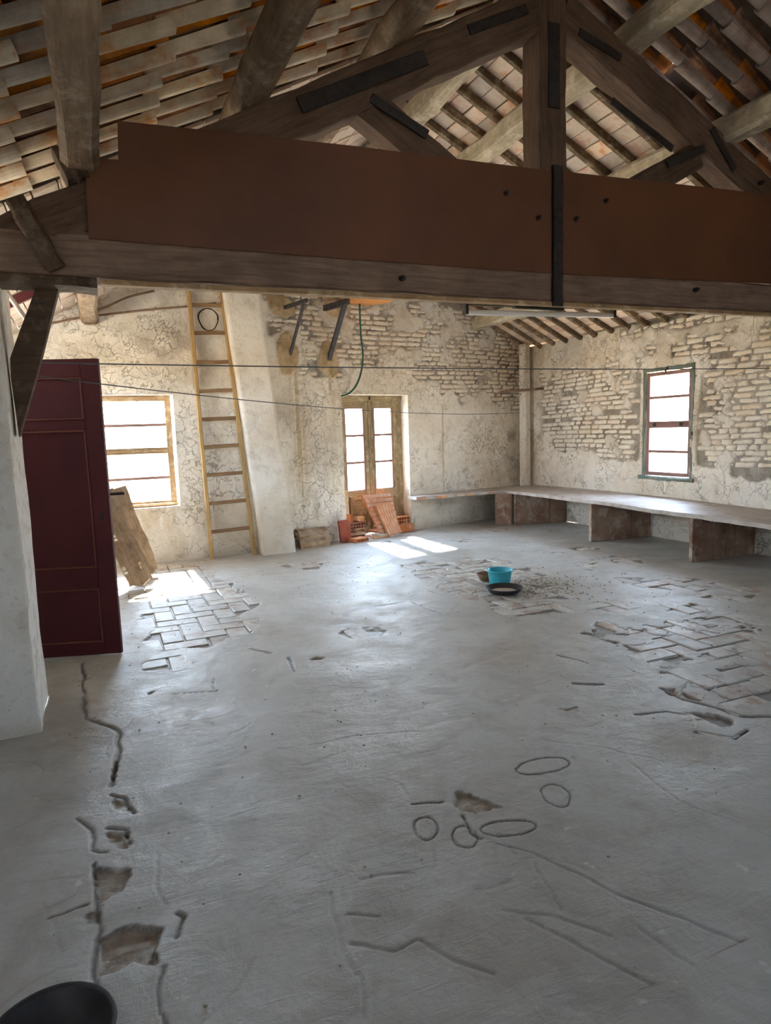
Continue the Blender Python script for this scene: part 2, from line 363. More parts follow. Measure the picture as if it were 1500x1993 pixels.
def timber(name, p0, p1, wd, ht, m, parent=None, up=(0, 0, 1), jit=0.004, seg=10, ch=0.012, seed=0, taper=1.0, round_=False, bow=0.0):
    L = (Vector(p1)-Vector(p0)).length; r = random.Random(seed+int(L*100)); vs = []; fs = []
    if round_: sec = [(math.cos(a)*wd/2, math.sin(a)*ht/2) for a in [i*math.pi/6 for i in range(12)]]
    else:
        a, b = wd/2, ht/2; sec = [(a-ch, -b), (a, -b+ch), (a, b-ch), (a-ch, b), (-a+ch, b), (-a, b-ch), (-a, -b+ch), (-a+ch, -b)]
    n = len(sec); off = [[r.uniform(-jit, jit), r.uniform(-jit, jit)] for _ in sec]
    for i in range(seg+1):
        t = i/seg; k = 1+(taper-1)*t; wob = (r.uniform(-jit, jit)*1.2, r.uniform(-jit, jit)*1.2); bz = -bow*math.sin(math.pi*t)
        for j, (y, z) in enumerate(sec):
            off[j][0] = off[j][0]*0.6+r.uniform(-jit, jit)*0.6; off[j][1] = off[j][1]*0.6+r.uniform(-jit, jit)*0.6
            vs.append((L*t, y*k+off[j][0]+wob[0], z*k+off[j][1]+wob[1]+bz))
    for i in range(seg):
        for j in range(n):
            a = i*n+j; b = i*n+(j+1) % n; fs.append([a, b, b+n, a+n])
    fs.append(list(range(n))[::-1]); fs.append([seg*n+j for j in range(n)])
    me = mesh(name, vs, fs, m, smooth=round_)
    return ob(name, me, parent, frame(p0, p1, up))
def tube_data(pts, r, n=8, vs=None, fs=None):
    vs = [] if vs is None else vs; fs = [] if fs is None else fs; base = len(vs); P = [Vector(p) for p in pts]; prev = None
    for i, p in enumerate(P):
        d = (P[min(i+1, len(P)-1)]-P[max(i-1, 0)]).normalized()
        u = Vector((0, 0, 1)) if abs(d.z) < 0.9 else Vector((1, 0, 0))
        if prev is not None: u = prev
        a = (u-d*u.dot(d)).normalized(); b = d.cross(a); prev = a
        rr = r[i] if isinstance(r, (list, tuple)) else r
        for k in range(n): vs.append(p+a*math.cos(2*math.pi*k/n)*rr+b*math.sin(2*math.pi*k/n)*rr)
    for i in range(len(P)-1):
        for k in range(n):
            q = base+i*n+k; e = base+i*n+(k+1) % n; fs.append([q, e, e+n, q+n])
    fs.append([base+k for k in range(n)][::-1]); fs.append([base+(len(P)-1)*n+k for k in range(n)])
    return vs, fs
def tube(name, pts, r, m, parent=None, n=8):
    vs, fs = tube_data(pts, r, n); return ob(name, mesh(name, vs, fs, m, True), parent)
def lathe(name, prof, m, parent=None, loc=(0, 0, 0), n=40, rot=None, wob=0.0, seed=1):
    r = random.Random(seed); vs = []; fs = []; ph = r.uniform(0, 6)
    for (rr, z) in prof:
        for k in range(n):
            a = 2*math.pi*k/n; q = rr*(1+wob*math.sin(3*a+ph)+wob*0.6*math.sin(5*a)); vs.append((q*math.cos(a), q*math.sin(a), z))
    for i in range(len(prof)-1):
        for k in range(n):
            a = i*n+k; b = i*n+(k+1) % n; fs.append([a, b, b+n, a+n])
    fs.append(list(range(n))[::-1]); fs.append([(len(prof)-1)*n+k for k in range(n)])
    mw = Matrix.Translation(Vector(loc)) @ (rot.to_4x4() if rot is not None else Matrix())
    me = mesh(name, vs, fs, m, True)
    return ob(name, me, parent, mw)
def prism(name, poly, thick, m, parent=None, mw=None, jit=0.0, seed=0):
    """polygon in local XY extruded to +Z by thick"""
    n = len(poly); vs = [(x, y, 0) for x, y in poly]+[(x, y, thick) for x, y in poly]
    fs = [list(range(n))[::-1], [n+i for i in range(n)]]+[[i, (i+1) % n, n+(i+1) % n, n+i] for i in range(n)]
    return ob(name, mesh(name, vs, fs, m), parent, mw)
def basis(o, x, y, z):
    return Matrix(((x[0], y[0], z[0], o[0]), (x[1], y[1], z[1], o[1]), (x[2], y[2], z[2], o[2]), (0, 0, 0, 1)))

def grid_mesh(name, X, Y, Z, keep, m, attrs=None, extra=None, flip=False):
    """X,Y,Z arrays (nr,nc) -> quad mesh, keep (nr-1,nc-1) cell mask"""
    nr, nc = X.shape; co = np.stack([X, Y, Z], -1).reshape(-1, 3)
    i, j = np.nonzero(keep); a = i*nc+j
    q = np.stack([a, a+1, a+nc+1, a+nc], 1) if not flip else np.stack([a, a+nc, a+nc+1, a+1], 1)
    if extra is not None:
        ev, ef = extra; q = np.concatenate([q, np.asarray(ef)+len(co)]); co = np.concatenate([co, np.asarray(ev, float)])
    me = bpy.data.meshes.new(name); me.vertices.add(len(co)); me.vertices.foreach_set('co', co.ravel().astype(np.float32))
    me.loops.add(len(q)*4); me.loops.foreach_set('vertex_index', q.ravel().astype(np.int32))
    me.polygons.add(len(q)); me.polygons.foreach_set('loop_start', np.arange(0, len(q)*4, 4, dtype=np.int32))
    for k, v in (attrs or {}).items():
        at = me.attributes.new(k, 'FLOAT', 'POINT'); d = np.zeros(len(co), np.float32); d[:nr*nc] = v.ravel(); at.data.foreach_set('value', d)
    me.update(calc_edges=True); me.shade_smooth(); me.materials.append(m)
    return me

def wall(name, P, s0, s1, z0, z1, step, holes, depth, attrs, m, top=None, thick=0.26):
    def ax(a, b, cuts):
        pts = sorted(set([a, b]+[c for c in cuts if a < c < b])); out = []
        for u, v in zip(pts[:-1], pts[1:]): out += list(np.linspace(u, v, max(2, int(round((v-u)/step))+1))[:-1])
        return np.array(out+[b])
    ss = ax(s0, s1, [h[0] for h in holes]+[h[1] for h in holes]); zz = ax(z0, z1, [h[2] for h in holes]+[h[3] for h in holes])
    S, Z = np.meshgrid(ss, zz)
    D = depth(S, Z); at = {k: f(S, Z) for k, f in attrs.items()}
    ms = (S[:-1, :-1]+S[1:, 1:])/2; mz = (Z[:-1, :-1]+Z[1:, 1:])/2; keep = np.ones(ms.shape, bool)
    for h in holes: keep &= ~((ms > h[0]) & (ms < h[1]) & (mz > h[2]) & (mz < h[3]))
    if top is not None: keep &= mz < top(ms)
    ev = []; ef = []
    def add(sa, za, oa, sb, zb, ob_, sc, zc, oc, sd_, zd, od):
        k = len(ev)
        for (s, z, o) in ((sa, za, oa), (sb, zb, ob_), (sc, zc, oc), (sd_, zd, od)):
            x, y, z_ = P(s, z, o); ev.append((float(x), float(y), float(z_)))
        ef.append([k, k+1, k+2, k+3])
    e = -0.003
    for h in holes:                          # reveals
        add(h[0], h[2], e, h[0], h[3], e, h[0], h[3], thick, h[0], h[2], thick)
        add(h[1], h[2], thick, h[1], h[3], thick, h[1], h[3], e, h[1], h[2], e)
        add(h[0], h[3], e, h[1], h[3], e, h[1], h[3], thick, h[0], h[3], thick)
        add(h[0], h[2], thick, h[1], h[2], thick, h[1], h[2], e, h[0], h[2], e)
    gs = sorted(set([s0, s1]+[v for h in holes for v in h[:2]]+list(np.linspace(s0, s1, 14)))); gz = sorted(set([z0, z1]+[v for h in holes for v in h[2:]]))
    for a, b in zip(gs[:-1], gs[1:]):        # outer skin
        for c, d in zip(gz[:-1], gz[1:]):
            if any(h[0] < (a+b)/2 < h[1] and h[2] < (c+d)/2 < h[3] for h in holes): continue
            d2 = d if top is None or d < z1-1e-6 else None
            ta, tb = (d, d) if d2 is not None else (float(top(np.array(a))), float(top(np.array(b))))
            add(b, c, thick, a, c, thick, a, ta, thick, b, tb, thick)
    X, Y, Zo = P(S, Z, D)
    me = grid_mesh(name, X, Y, Zo, keep, m, at, (ev, ef), flip=False)
    return struct(name, me)

# ================================================================== FLOOR
UB = 0.16
def herring(x0, x1, y0, y1):
    out = []; i0 = int(x0/UB)-6; i1 = int(x1/UB)+6
    for k in range(int(y0/UB)-6, int(y1/UB)+6):
        for mq in range(-40, 40):
            bx = k+4*mq
            for (a, b, w_, h_) in ((bx, k, 2, 1), (bx+2, k-1, 1, 2)):
                cx, cy = (a+w_/2)*UB, (b+h_/2)*UB
                if x0 < cx < x1 and y0 < cy < y1: out.append((cx, cy, w_ > h_))
    return out
def P2(*pp): return [tuple(floor_at(*p)[:2]) for p in pp]
LEFT_PATCH = P2((228, 1105), (300, 1092), (400, 1098), (470, 1130), (520, 1170), (515, 1235), (440, 1255), (330, 1275), (243, 1262))
MID_PATCH = P2((745, 1098), (900, 1075), (1040, 1090), (1130, 1150), (1230, 1180), (1300, 1250), (1240, 1275), (1120, 1215), (980, 1205), (870, 1165))
RIGHT_PATCH = P2((1080, 1230), (1200, 1200), (1330, 1165), (1500, 1180), (1620, 1250), (1500, 1440), (1400, 1445), (1240, 1420), (1225, 1370), (1290, 1330), (1180, 1275))
BACK_PATCH = P2((1040, 1070), (1200, 1075), (1350, 1120), (1500, 1150), (1480, 1185), (1300, 1160), (1120, 1110))
def cover(X, Y):
    """1 = covered by skim, 0 = bricks bare"""
    n = fbm(X*3.1, Y*3.1, 5, 3); n2 = fbm(X*9, Y*9, 3, 8); c = np.ones(np.shape(X))
    for poly, bias, soft in ((LEFT_PATCH, 0.70, 0.30), (MID_PATCH, 0.50, 0.22), (RIGHT_PATCH, 0.52, 0.22), (BACK_PATCH, 0.44, 0.15)):
        d = seg_dist(X, Y, poly, True)*np.where(in_poly(X, Y, poly), 1, -1)
        e = sstep(-0.10, soft, d)
        v = (n*0.75+n2*0.25)+(1-e)*0.6
        c = np.minimum(c, sstep(bias-0.012, bias+0.03, v))
    n3 = fbm(X*2.2, Y*2.2, 4, 21)
    c = np.minimum(c, sstep(0.22, 0.26, n3+0.10*(Y < 4)))
    return c
GROOVES = [(P2((160, 1290), (163, 1350), (168, 1398), (228, 1420), (232, 1455), (222, 1500), (215, 1530)), 0.009),
    (P2((215, 1548), (240, 1552), (262, 1582)), 0.006), (P2((150, 1592), (178, 1612), (182, 1655), (208, 1660)), 0.005),
    (P2((208, 1612), (245, 1612), (250, 1640)), 0.006), (P2((185, 1680), (188, 1740), (192, 1800), (188, 1850), (186, 1905), (190, 1950)), 0.006),
    (P2((92, 1788), (140, 1770), (172, 1760)), 0.004), (P2((302, 1660), (305, 1725), (322, 1760)), 0.002),
    (P2((318, 1880), (312, 1960), (322, 2000)), 0.004), (P2((340, 1778), (355, 1785), (342, 1825)), 0.006),
    (P2((980, 1772), (1080, 1782), (1190, 1815)), 0.0028), (P2((1020, 1788), (1110, 1830), (1200, 1880), (1320, 1940), (1500, 1982)), 0.0032),
    (P2((1240, 1800), (1300, 1855), (1380, 1900), (1500, 1965)), 0.0026), (P2((960, 1640), (1050, 1665), (1200, 1740), (1340, 1790), (1460, 1835)), 0.003),
    (P2((680, 1840), (760, 1850), (810, 1830), (880, 1870), (960, 1900)), 0.003), (P2((640, 1740), (665, 1850), (700, 1910), (715, 1980)), 0.003),
    (P2((805, 1565), (862, 1560)), 0.004), (P2((900, 1590), (915, 1620), (935, 1632)), 0.005),
    (P2((1225, 1480), (1320, 1560), (1410, 1590), (1500, 1630)), 0.002), (P2((1050, 1440), (1200, 1460), (1290, 1480)), 0.002),
    (P2((1290, 1340), (1330, 1362), (1390, 1378), (1440, 1395), (1500, 1395)), 0.010), (P2((1235, 1390), (1300, 1385), (1345, 1392), (1350, 1415)), 0.006),
    (P2((1355, 1425), (1430, 1438), (1455, 1420)), 0.008), (P2((1115, 1330), (1172, 1332)), 0.008), (P2((1085, 1275), (1145, 1290)), 0.006),
    (P2((730, 1180), (800, 1170), (860, 1195)), 0.005), (P2((490, 1262), (525, 1270)), 0.010), (P2((560, 1280), (573, 1305)), 0.008),
    (P2((335, 1350), (420, 1345), (412, 1320)), 0.004), (P2((290, 1350), (298, 1345)), 0.010), (P2((600, 1450), (700, 1430), (820, 1425)), 0.002),
    (P2((150, 1325), (175, 1318)), 0.008), (P2((675, 1780), (740, 1783)), 0.003), (P2((700, 1710), (800, 1700)), 0.002)]
OVALS = [((1055, 1491), 52, 15, -0.12), ((1081, 1548), 30, 20, 0.45), ((990, 1611), 55, 15, -0.08), ((828, 1612), 22, 22, 0.4), ((905, 1628), 25, 18, 0.3)]
for (c0, a, b, th) in OVALS:
    GROOVES.append((P2(*[(c0[0]+a*math.cos(t)*math.cos(th)-b*math.sin(t)*math.sin(th), c0[1]+a*math.cos(t)*math.sin(th)+b*math.sin(t)*math.cos(th)) for t in [2*math.pi*i/18+2.9 for i in range(19)]]), 0.0034))
_r = random.Random(123)
for _ in range(70):
    x_, y_ = _r.uniform(-0.6, 3.6), _r.uniform(1.5, 5.2); a_ = _r.uniform(-0.5, 0.7)+(1.3 if _r.random() < .2 else 0); l_ = _r.uniform(0.05, 0.30); c_ = _r.uniform(-1.2, 1.2); pp_ = []
    for _k in range(7): pp_.append((x_, y_)); x_ += l_/6*math.cos(a_); y_ += l_/6*math.sin(a_); a_ += c_*l_
    GROOVES.append((pp_, 0.0012 if _r.random() < .8 else 0.0022))
PITS = [(P2((214, 1495), (228, 1478), (228, 1510), (216, 1520)), 0.020), (P2((208, 1618), (248, 1616), (245, 1652), (230, 1655), (210, 1635)), 0.010),
    (P2((186, 1690), (250, 1688), (254, 1700), (238, 1732), (198, 1752), (186, 1740)), 0.014),
    (P2((193, 1822), (240, 1803), (298, 1798), (305, 1815), (302, 1876), (270, 1868), (245, 1885), (198, 1912)), 0.014),
    (P2((888, 1545), (905, 1541), (970, 1568), (965, 1580), (895, 1582), (884, 1570)), 0.010),
    (P2((216, 1552), (240, 1556), (258, 1580), (222, 1576)), 0.007), (P2((168, 1775), (192, 1768), (195, 1800), (172, 1790)), 0.008),
    (P2((1288, 1340), (1312, 1338), (1325, 1356), (1300, 1352)), 0.014), (P2((1080, 1380), (1130, 1375), (1120, 1385)), 0.004)]
def floor_block(fx, fy, extra):
    FX, FY = np.meshgrid(fx, fy)
    cv = cover(FX, FY)
    zf = -0.013+0.013*cv
    zf += (fbm(FX*1.1, FY*1.1, 4, 2)-0.5)*0.012*cv+(fbm(FX*7, FY*11, 4, 5)-0.5)*0.006*cv+(fbm(FX*26, FY*26, 4, 15)-0.5)*0.0022
    dirt = (1-cv)*0.6; brown = sstep(0.55, 0.8, fbm(FX*1.4, FY*1.4, 4, 9))*0.35+sstep(0.0, 1.0, (1-cv))*0.3
    edge = np.clip(1-np.abs(cv-0.35)*2.6, 0, 1); dirt = np.maximum(dirt, edge*0.75)
    wx = (fbm(FX*9, FY*9, 4, 4)-0.5)*0.034; wy = (fbm(FX*9, FY*9, 4, 6)-0.5)*0.034
    for pts, g in GROOVES:
        x0, x1 = min(p[0] for p in pts)-0.1, max(p[0] for p in pts)+0.1; y0, y1 = min(p[1] for p in pts)-0.1, max(p[1] for p in pts)+0.1
        mk = (FX > x0) & (FX < x1) & (FY > y0) & (FY < y1)
        if not mk.any(): continue
        d = seg_dist(FX[mk]+wx[mk], FY[mk]+wy[mk], pts); gw = max(g*1.25, 0.0048)*(0.45+0.85*fbm(FX[mk]*8, FY[mk]*8, 3, 31))
        k = 1-sstep(gw*0.4, gw*1.8, d); zf[mk] -= k*min(0.010, g*1.3); dirt[mk] = np.maximum(dirt[mk], k*(0.8 if g > 0.0033 else 0.15))
    for pts, g in PITS:
        x0, x1 = min(p[0] for p in pts)-0.1, max(p[0] for p in pts)+0.1; y0, y1 = min(p[1] for p in pts)-0.1, max(p[1] for p in pts)+0.1
        mk = (FX > x0) & (FX < x1) & (FY > y0) & (FY < y1)
        if not mk.any(): continue
        A, B = FX[mk]+wx[mk]+(fbm(FX[mk]*26, FY[mk]*26, 3, 61)-0.5)*0.045, FY[mk]+wy[mk]+(fbm(FX[mk]*26, FY[mk]*26, 3, 62)-0.5)*0.045
        d = seg_dist(A, B, pts, True)*np.where(in_poly(A, B, pts), 1, -1); k = sstep(-0.002, 0.010, d)
        zf[mk] -= k*(g+(fbm(FX[mk]*30, FY[mk]*30, 4, 12)-0.5)*0.014); brown[mk] = np.maximum(brown[mk], k*(0.45+0.7*fbm(FX[mk]*20, FY[mk]*20, 3, 33)))
        dirt[mk] = np.maximum(dirt[mk], np.clip(1-np.abs(d-0.003)/0.009, 0, 1)*0.75*sstep(0.3, 0.6, fbm(FX[mk]*12, FY[mk]*12, 2, 35)))
    return grid_mesh('floor', FX, FY, zf, np.ones((len(fy)-1, len(fx)-1), bool), M['floor'], {'dirt': dirt, 'brown': brown}, extra)
def rows(a, b, lo, k):
    ys = [a]
    while ys[-1] < b: ys.append(ys[-1]+max(lo, ys[-1]*k))
    return np.array(ys)
yn = rows(1.15, 3.7, 0.0062, 0.0024)
floor = struct('floor', floor_block(np.arange(-1.7, XR+0.03, 0.0125), rows(yn[-1]-0.004, 9.75, 0.008, 0.0032),
    ([(-1.7, YB, 0), (XR, YB, 0), (XR, 1.2, 0), (-1.7, 1.2, 0), (-1.75, YB, -0.2), (XR+0.3, YB, -0.2), (XR+0.3, 9.9, -0.2), (-1.75, 9.9, -0.2), (4.4, 1.1, 0), (XR, 1.1, 0), (XR, 3.75, 0), (4.4, 3.75, 0), (-1.7, 1.1, 0), (-0.95, 1.1, 0), (-0.95, 3.75, 0), (-1.7, 3.75, 0)], [[0, 1, 2, 3], [7, 6, 5, 4], [8, 9, 10, 11], [12, 13, 14, 15]])))
ob('near_skim', floor_block(np.arange(-0.96, 4.42, 0.0072), yn, None), floor)
rnd = random.Random(5)
hb = []
for (x, y, hor) in herring(-0.9, XR-0.1, 2.2, 9.2):
    o = np.array([(-0.05, 0), (0.05, 0), (0, 0.05), (0, -0.05)])
    if cover(x+o[:, 0], y+o[:, 1]).min() < 0.55 and not (x > 5.75 and y > 8.5): hb.append((math.hypot(x, y), x, y, hor))
hb.sort()
_fb = []
for k in range(5):
    vs, fs = cbox_data(2*UB-0.012, UB-0.012, 0.03, 0.006); r = random.Random(k+50)
    _fb.append((mesh('brick', [[a+r.uniform(-0.0035, 0.0035) for a in v] for v in vs], fs, M['floorbrick']), vs, fs))
jv, jf = [], []
for q, (dd, x, y, hor) in enumerate(hb):
    mw = Matrix.Translation((x+rnd.uniform(-.002, .002), y+rnd.uniform(-.002, .002), -0.0165+rnd.uniform(-.003, .002))) @ Matrix.Rotation((0 if hor else math.pi/2)+rnd.uniform(-.012, .012), 4, 'Z') @ Matrix.Rotation(rnd.uniform(-.008, .008), 4, 'X')
    if q < 300: ob('brick', _fb[q % 5][0], floor, mw)
    else:
        _, vs, fs = _fb[q % 5]; b = len(jv); jv += [mw @ Vector(v) for v in vs]; jf += [[b+i for i in f] for f in fs]
if jv: tag(ob('brick_field', mesh('brick_field', jv, jf, M['floorbrick']), floor), kind='stuff')

# ================================================================== FAR WALL
w1a, w1b = fl(336, 768), fl(352, 984)
W1 = (-1.80, w1a[0]-0.0, w1b[1], w1a[1])                       # window opening, left part
bda, bdb = fr(663, 770), fr(800, 1000)
D2 = (bda[0], bdb[0]-0.01, 0.0, 2.02)                         # balcony door opening
COURSE = 0.067
def far_brickness(S, Z):
    low = np.interp(S, [0.3, 0.9, 1.8, 3.1, 4.2, 5.1], [2.50, 2.40, 2.34, 2.25, 1.95, 1.75])
    n = fbm(S*2.6, Z*2.6, 5, 41); v = (Z-low)/0.35+(n-0.5)*3.4
    return sstep(0.0, 0.12, v)*sstep(0.28, 0.34, S+0.2*(n-0.5))
MUD = [(frp(558, 690), 0.17, 0.30), (frp(638, 700), 0.17, 0.28), (frp(545, 596), 0.22, 0.16), (frp(650, 600), 0.22, 0.14)]
def mud_mask(S, Z):
    m_ = np.zeros(np.shape(S)); n = fbm(S*7, Z*7, 4, 12)
    for p, a, b in MUD:
        s = (p-np.array([KX, KY, 0])) @ DV; d = np.hypot((S-s)/a, (Z-p[2])/b); m_ = np.maximum(m_, 1-sstep(0.85, 1.0, d+(n-0.5)*0.45))
    return m_
def far_depth(S, Z):
    b = far_brickness(S, Z); md = mud_mask(S, Z)
    smear = sstep(0.50, 0.60, fbm(S*3.3, Z*4.5, 5, 13))
    d = -0.012+b*(0.020-0.026*smear)+(fbm(S*2, Z*2, 4, 14)-0.5)*0.030*(1-b)+(fbm(S*11, Z*11, 5, 15)-0.5)*0.016
    rough = sstep(0.45, 0.62, fbm(S*1.3, Z*1.3, 3, 16)); d += (fbm(S*26, Z*26, 3, 17)-0.5)*0.016*rough-0.010*sstep(0.035, 0.0, np.abs(fbm(S*5, Z*5, 4, 27)-0.5))*rough
    return d*(1-md)+md*(-0.030+(fbm(S*6, Z*6, 3, 18)-0.5)*0.01)
def far_dirt(S, Z):
    b = far_brickness(S, Z)*(1-mud_mask(S, Z)); return b*(1-0.85*sstep(0.50, 0.60, fbm(S*3.3, Z*4.5, 5, 13)))*(0.35+0.6*fbm(S*4, Z*4, 3, 19))
def far_grime(S, Z):
    n = fbm(S*2.4, Z*2.4, 5, 22); g = sstep(3.2, 4.6, S)*sstep(1.6, 2.3, Z)*sstep(0.35, 0.65, n)*0.9
    g = np.maximum(g, np.exp(-((S+0.85)/0.55)**2-((Z-2.55)/0.4)**2)*sstep(0.35, 0.6, n)*0.9)
    g = np.maximum(g, sstep(0.60, 0.78, fbm(S*1.5, Z*1.5, 5, 23))*0.4)
    g = np.maximum(g, sstep(4.6, 4.7, S)*np.exp(-((Z-1.35)/0.10)**2)*sstep(0.45, 0.6, fbm(S*9, Z*9, 3, 2))*1.0)
    g = np.maximum(g, sstep(0.16, 0.0, Z)*0.5*sstep(0.3, 0.6, n))
    return g
def far_tan(S, Z):
    t = mud_mask(S, Z)*0.95
    for p, wd in ((frp(575, 720), 0.10), (frp(640, 740), 0.07), (frp(658, 900), 0.035), (frp(860, 800), 0.03)):
        s = (p-np.array([KX, KY, 0])) @ DV
        st = vnoise(S*60+3, Z*1.4+s*3)*vnoise(S*23, Z*0.8)
        t = np.maximum(t, np.exp(-((S-s)/wd)**2)*sstep(0.12, 0.45, st)*sstep(0.35, 1.0, Z)*(Z < p[2]+0.1)*0.85)
    t = np.maximum(t, np.exp(-((S+1.15)/0.5)**2)*sstep(0.70, 0.62, Z)*sstep(0.25, 0.6, Z)*sstep(0.25, 0.6, vnoise(S*25, Z*4))*0.5)
    return t
def far_top(s):
    x = np.where(s < 0, KX+s, KX+s/SL); return roofz(x)+0.04
wall_far = wall('wall_far', far_pt, XL-KX, (XR-KX)*SL, 0.0, 4.75, 0.0165, [W1, D2], far_depth,
    {'dirt': far_dirt, 'grime': far_grime, 'tan': far_tan}, M['wall'], top=far_top)

def brick_faces(parent, P, rot, s0, s1, z0, z1, maskf, holes, near, seed, depth0=-0.004):
    r = random.Random(seed); meshes = []
    for k in range(10):
        ln = 0.262 if k < 7 else 0.132; q = random.Random(seed+k); sx = 5 if k < 7 else 3; nx, nz = sx+1, 3; vs = []; fs = []
        # coated face: a small displaced grid rounding back at the edges
        for i in range(nx+1):
            for j2 in range(nz+1):
                x = (i/nx-0.5)*ln; z = (j2/nz-0.5)*0.060; e = i in (0, nx) or j2 in (0, nz)
                vs.append((x+q.uniform(-.005, .005), (0.0 if not e else 0.013)+q.uniform(-.0035, .0035), z+q.uniform(-.005, .005)*(0.7 if j2 in (0, nz) else 1)))
        for i in range(nx):
            for j2 in range(nz): a = i*(nz+1)+j2; fs.append([a, a+nz+1, a+nz+2, a+1])
        rim = [i*(nz+1) for i in range(nx+1)]+[nx*(nz+1)+j2 for j2 in range(1, nz+1)]+[i*(nz+1)+nz for i in range(nx)][::-1]+[j2 for j2 in range(1, nz)][::-1]
        b = len(vs)
        for v in rim: vs.append((vs[v][0], 0.05, vs[v][2]))
        for t in range(len(rim)): u = (t+1) % len(rim); fs.append([rim[t], b+t, b+u, rim[u]])
        meshes.append((mesh('brick', vs, fs, M['brickwall'], True), vs, fs))
    L = []; z = z0; row = 0
    while z < z1:
        s = s0-r.uniform(0, 0.2)
        while s < s1:
            st_ = r.random() < 0.72; ln = 0.272 if st_ else 0.142
            cs, cz = s+ln/2, z+COURSE/2+0.014*math.sin(cs_w(s, row))
            s += ln+r.uniform(-0.006, 0.008)
            if any(h[0]-0.075-ln/2 < cs-0.0 < h[1]+0.075+ln/2 and h[2]-0.09 < cz < h[3]+0.09 for h in holes): continue
            if float(maskf(np.array(cs), np.array(cz))) < 0.3 or r.random() < 0.012: continue
            L.append((near(cs, cz), cs, cz, r.randrange(7) if st_ else 7+r.randrange(3), r.random(), r.random()))
        z += COURSE; row += 1
    L.sort(); jv, jf = [], []
    for q, (d, cs, cz, kk, a, b) in enumerate(L):
        x, y, zz = P(cs, cz, depth0-0.010*a*a+0.006*b)
        mw = Matrix.Translation((float(x), float(y), float(zz))) @ rot @ Matrix.Rotation((b-0.5)*0.05, 4, 'Y') @ Matrix.Rotation((a-0.5)*0.05, 4, 'X') @ Matrix.Diagonal((1+0.03*(a-.5), 1, 0.96+0.08*b, 1))
        me, vs, fs = meshes[kk]
        if q < 300: ob('brick', me, parent, mw)
        else:
            k = len(jv); jv += [mw @ Vector(v) for v in vs]; jf += [[k+i for i in f] for f in fs]
    if jv: tag(ob('brick_field', mesh('brick_field', jv, jf, M['brickwall'], True), parent), kind='stuff')
    return len(L)
def cs_w(s, row): return s*1.7+row*0.15
def fb_mask(s, z): return far_brickness(s, z)*(mud_mask(s, z) < 0.3)*(z < 3.32)
n1 = brick_faces(wall_far, far_pt, Matrix.Rotation(math.atan(SK), 4, 'Z'), 0.30, 4.95, 1.72, 3.34, fb_mask, [D2], lambda s, z: s*0.2-z*0.1, 11)

# ================================================================== RIGHT WALL
def right_pt(s, z, off=0.0): return XR+np.asarray(off), np.asarray(s), z
wr = [atX(x, y, XR) for x, y in [(1262, 722), (1350, 712), (1344, 928), (1254, 926)]]
WR = (5.97, 6.70, 0.80, 2.155)
YF = KY+(XR-KX)*SK                                             # corner
def right_brickness(S, Z):
    n = fbm(S*2.4, Z*2.4, 5, 51)
    low = np.interp(S, [3.5, 5.0, 5.9, 6.9, 8.6, 9.4], [0.88, 0.92, 0.95, 0.98, 1.05, 1.8]); v = (Z-low)/0.20+(n-0.5)*2.2
    up = np.interp(S, [3.5, 5.2, 6.5, 8.0, 9.4], [2.80, 2.66, 2.46, 2.38, 2.45]); u = (up-Z)/0.25+(fbm(S*3, Z*3, 4, 52)-0.5)*2.5
    top = sstep(2.62, 2.68, Z+(n-0.5)*0.2)*(S < 7.2)
    side = sstep(9.0, 8.85, S+(n-0.5)*0.3)
    win = sstep(0.09, 0.11, np.maximum(np.maximum(WR[0]-S, S-WR[1]), np.maximum(WR[2]-0.1-Z, Z-WR[3]-0.05))+(n-.5)*0.1)
    return np.maximum(sstep(0, 0.12, v)*sstep(0, 0.12, u)*side, top)*win
def right_depth(S, Z):
    b = right_brickness(S, Z); smear = sstep(0.58, 0.66, fbm(S*3.3, Z*4.5, 5, 53))
    d = -0.012+b*(0.020-0.024*smear)+(fbm(S*2, Z*2, 4, 54)-0.5)*0.026*(1-b)+(fbm(S*11, Z*11, 5, 55)-0.5)*0.016
    d += (fbm(S*22, Z*22, 3, 57)-0.5)*0.022*sstep(2.25, 2.4, Z)
    return d
def right_dirt(S, Z): return right_brickness(S, Z)*(1-0.85*sstep(0.58, 0.66, fbm(S*3.3, Z*4.5, 5, 53)))*(0.45+0.5*fbm(S*4, Z*4, 3, 59))
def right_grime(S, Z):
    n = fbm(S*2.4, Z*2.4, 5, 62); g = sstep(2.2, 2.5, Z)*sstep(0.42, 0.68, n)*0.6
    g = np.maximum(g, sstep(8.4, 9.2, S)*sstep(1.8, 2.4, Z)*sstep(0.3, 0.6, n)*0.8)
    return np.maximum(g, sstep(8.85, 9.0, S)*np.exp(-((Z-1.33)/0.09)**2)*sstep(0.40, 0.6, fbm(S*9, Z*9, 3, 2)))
def right_tan(S, Z):
    t = sstep(0.50, 0.72, fbm(S*1.3, Z*1.3, 4, 63))*0.35
    t = np.maximum(t, np.exp(-((S-6.33)/0.33)**2)*sstep(0.80, 0.72, Z)*sstep(0.5, 0.62, Z)*0.35*sstep(0.2, 0.5, vnoise(S*25, Z*3)))
    return np.maximum(t, np.exp(-((S-7.25)/0.05)**2)*sstep(1.7, 1.9, Z)*0.5)
wall_right = wall('wall_right', right_pt, YB, YF+0.0, 0.0, float(roofz(XR))+0.02, 0.0165, [WR], right_depth,
    {'dirt': right_dirt, 'grime': right_grime, 'tan': right_tan}, M['wall'])
n2 = brick_faces(wall_right, right_pt, Matrix.Rotation(-math.pi/2, 4, 'Z'), 4.35, 9.15, 0.95, 2.74, right_brickness, [WR], lambda s, z: s-(z-1)*0.15, 12)

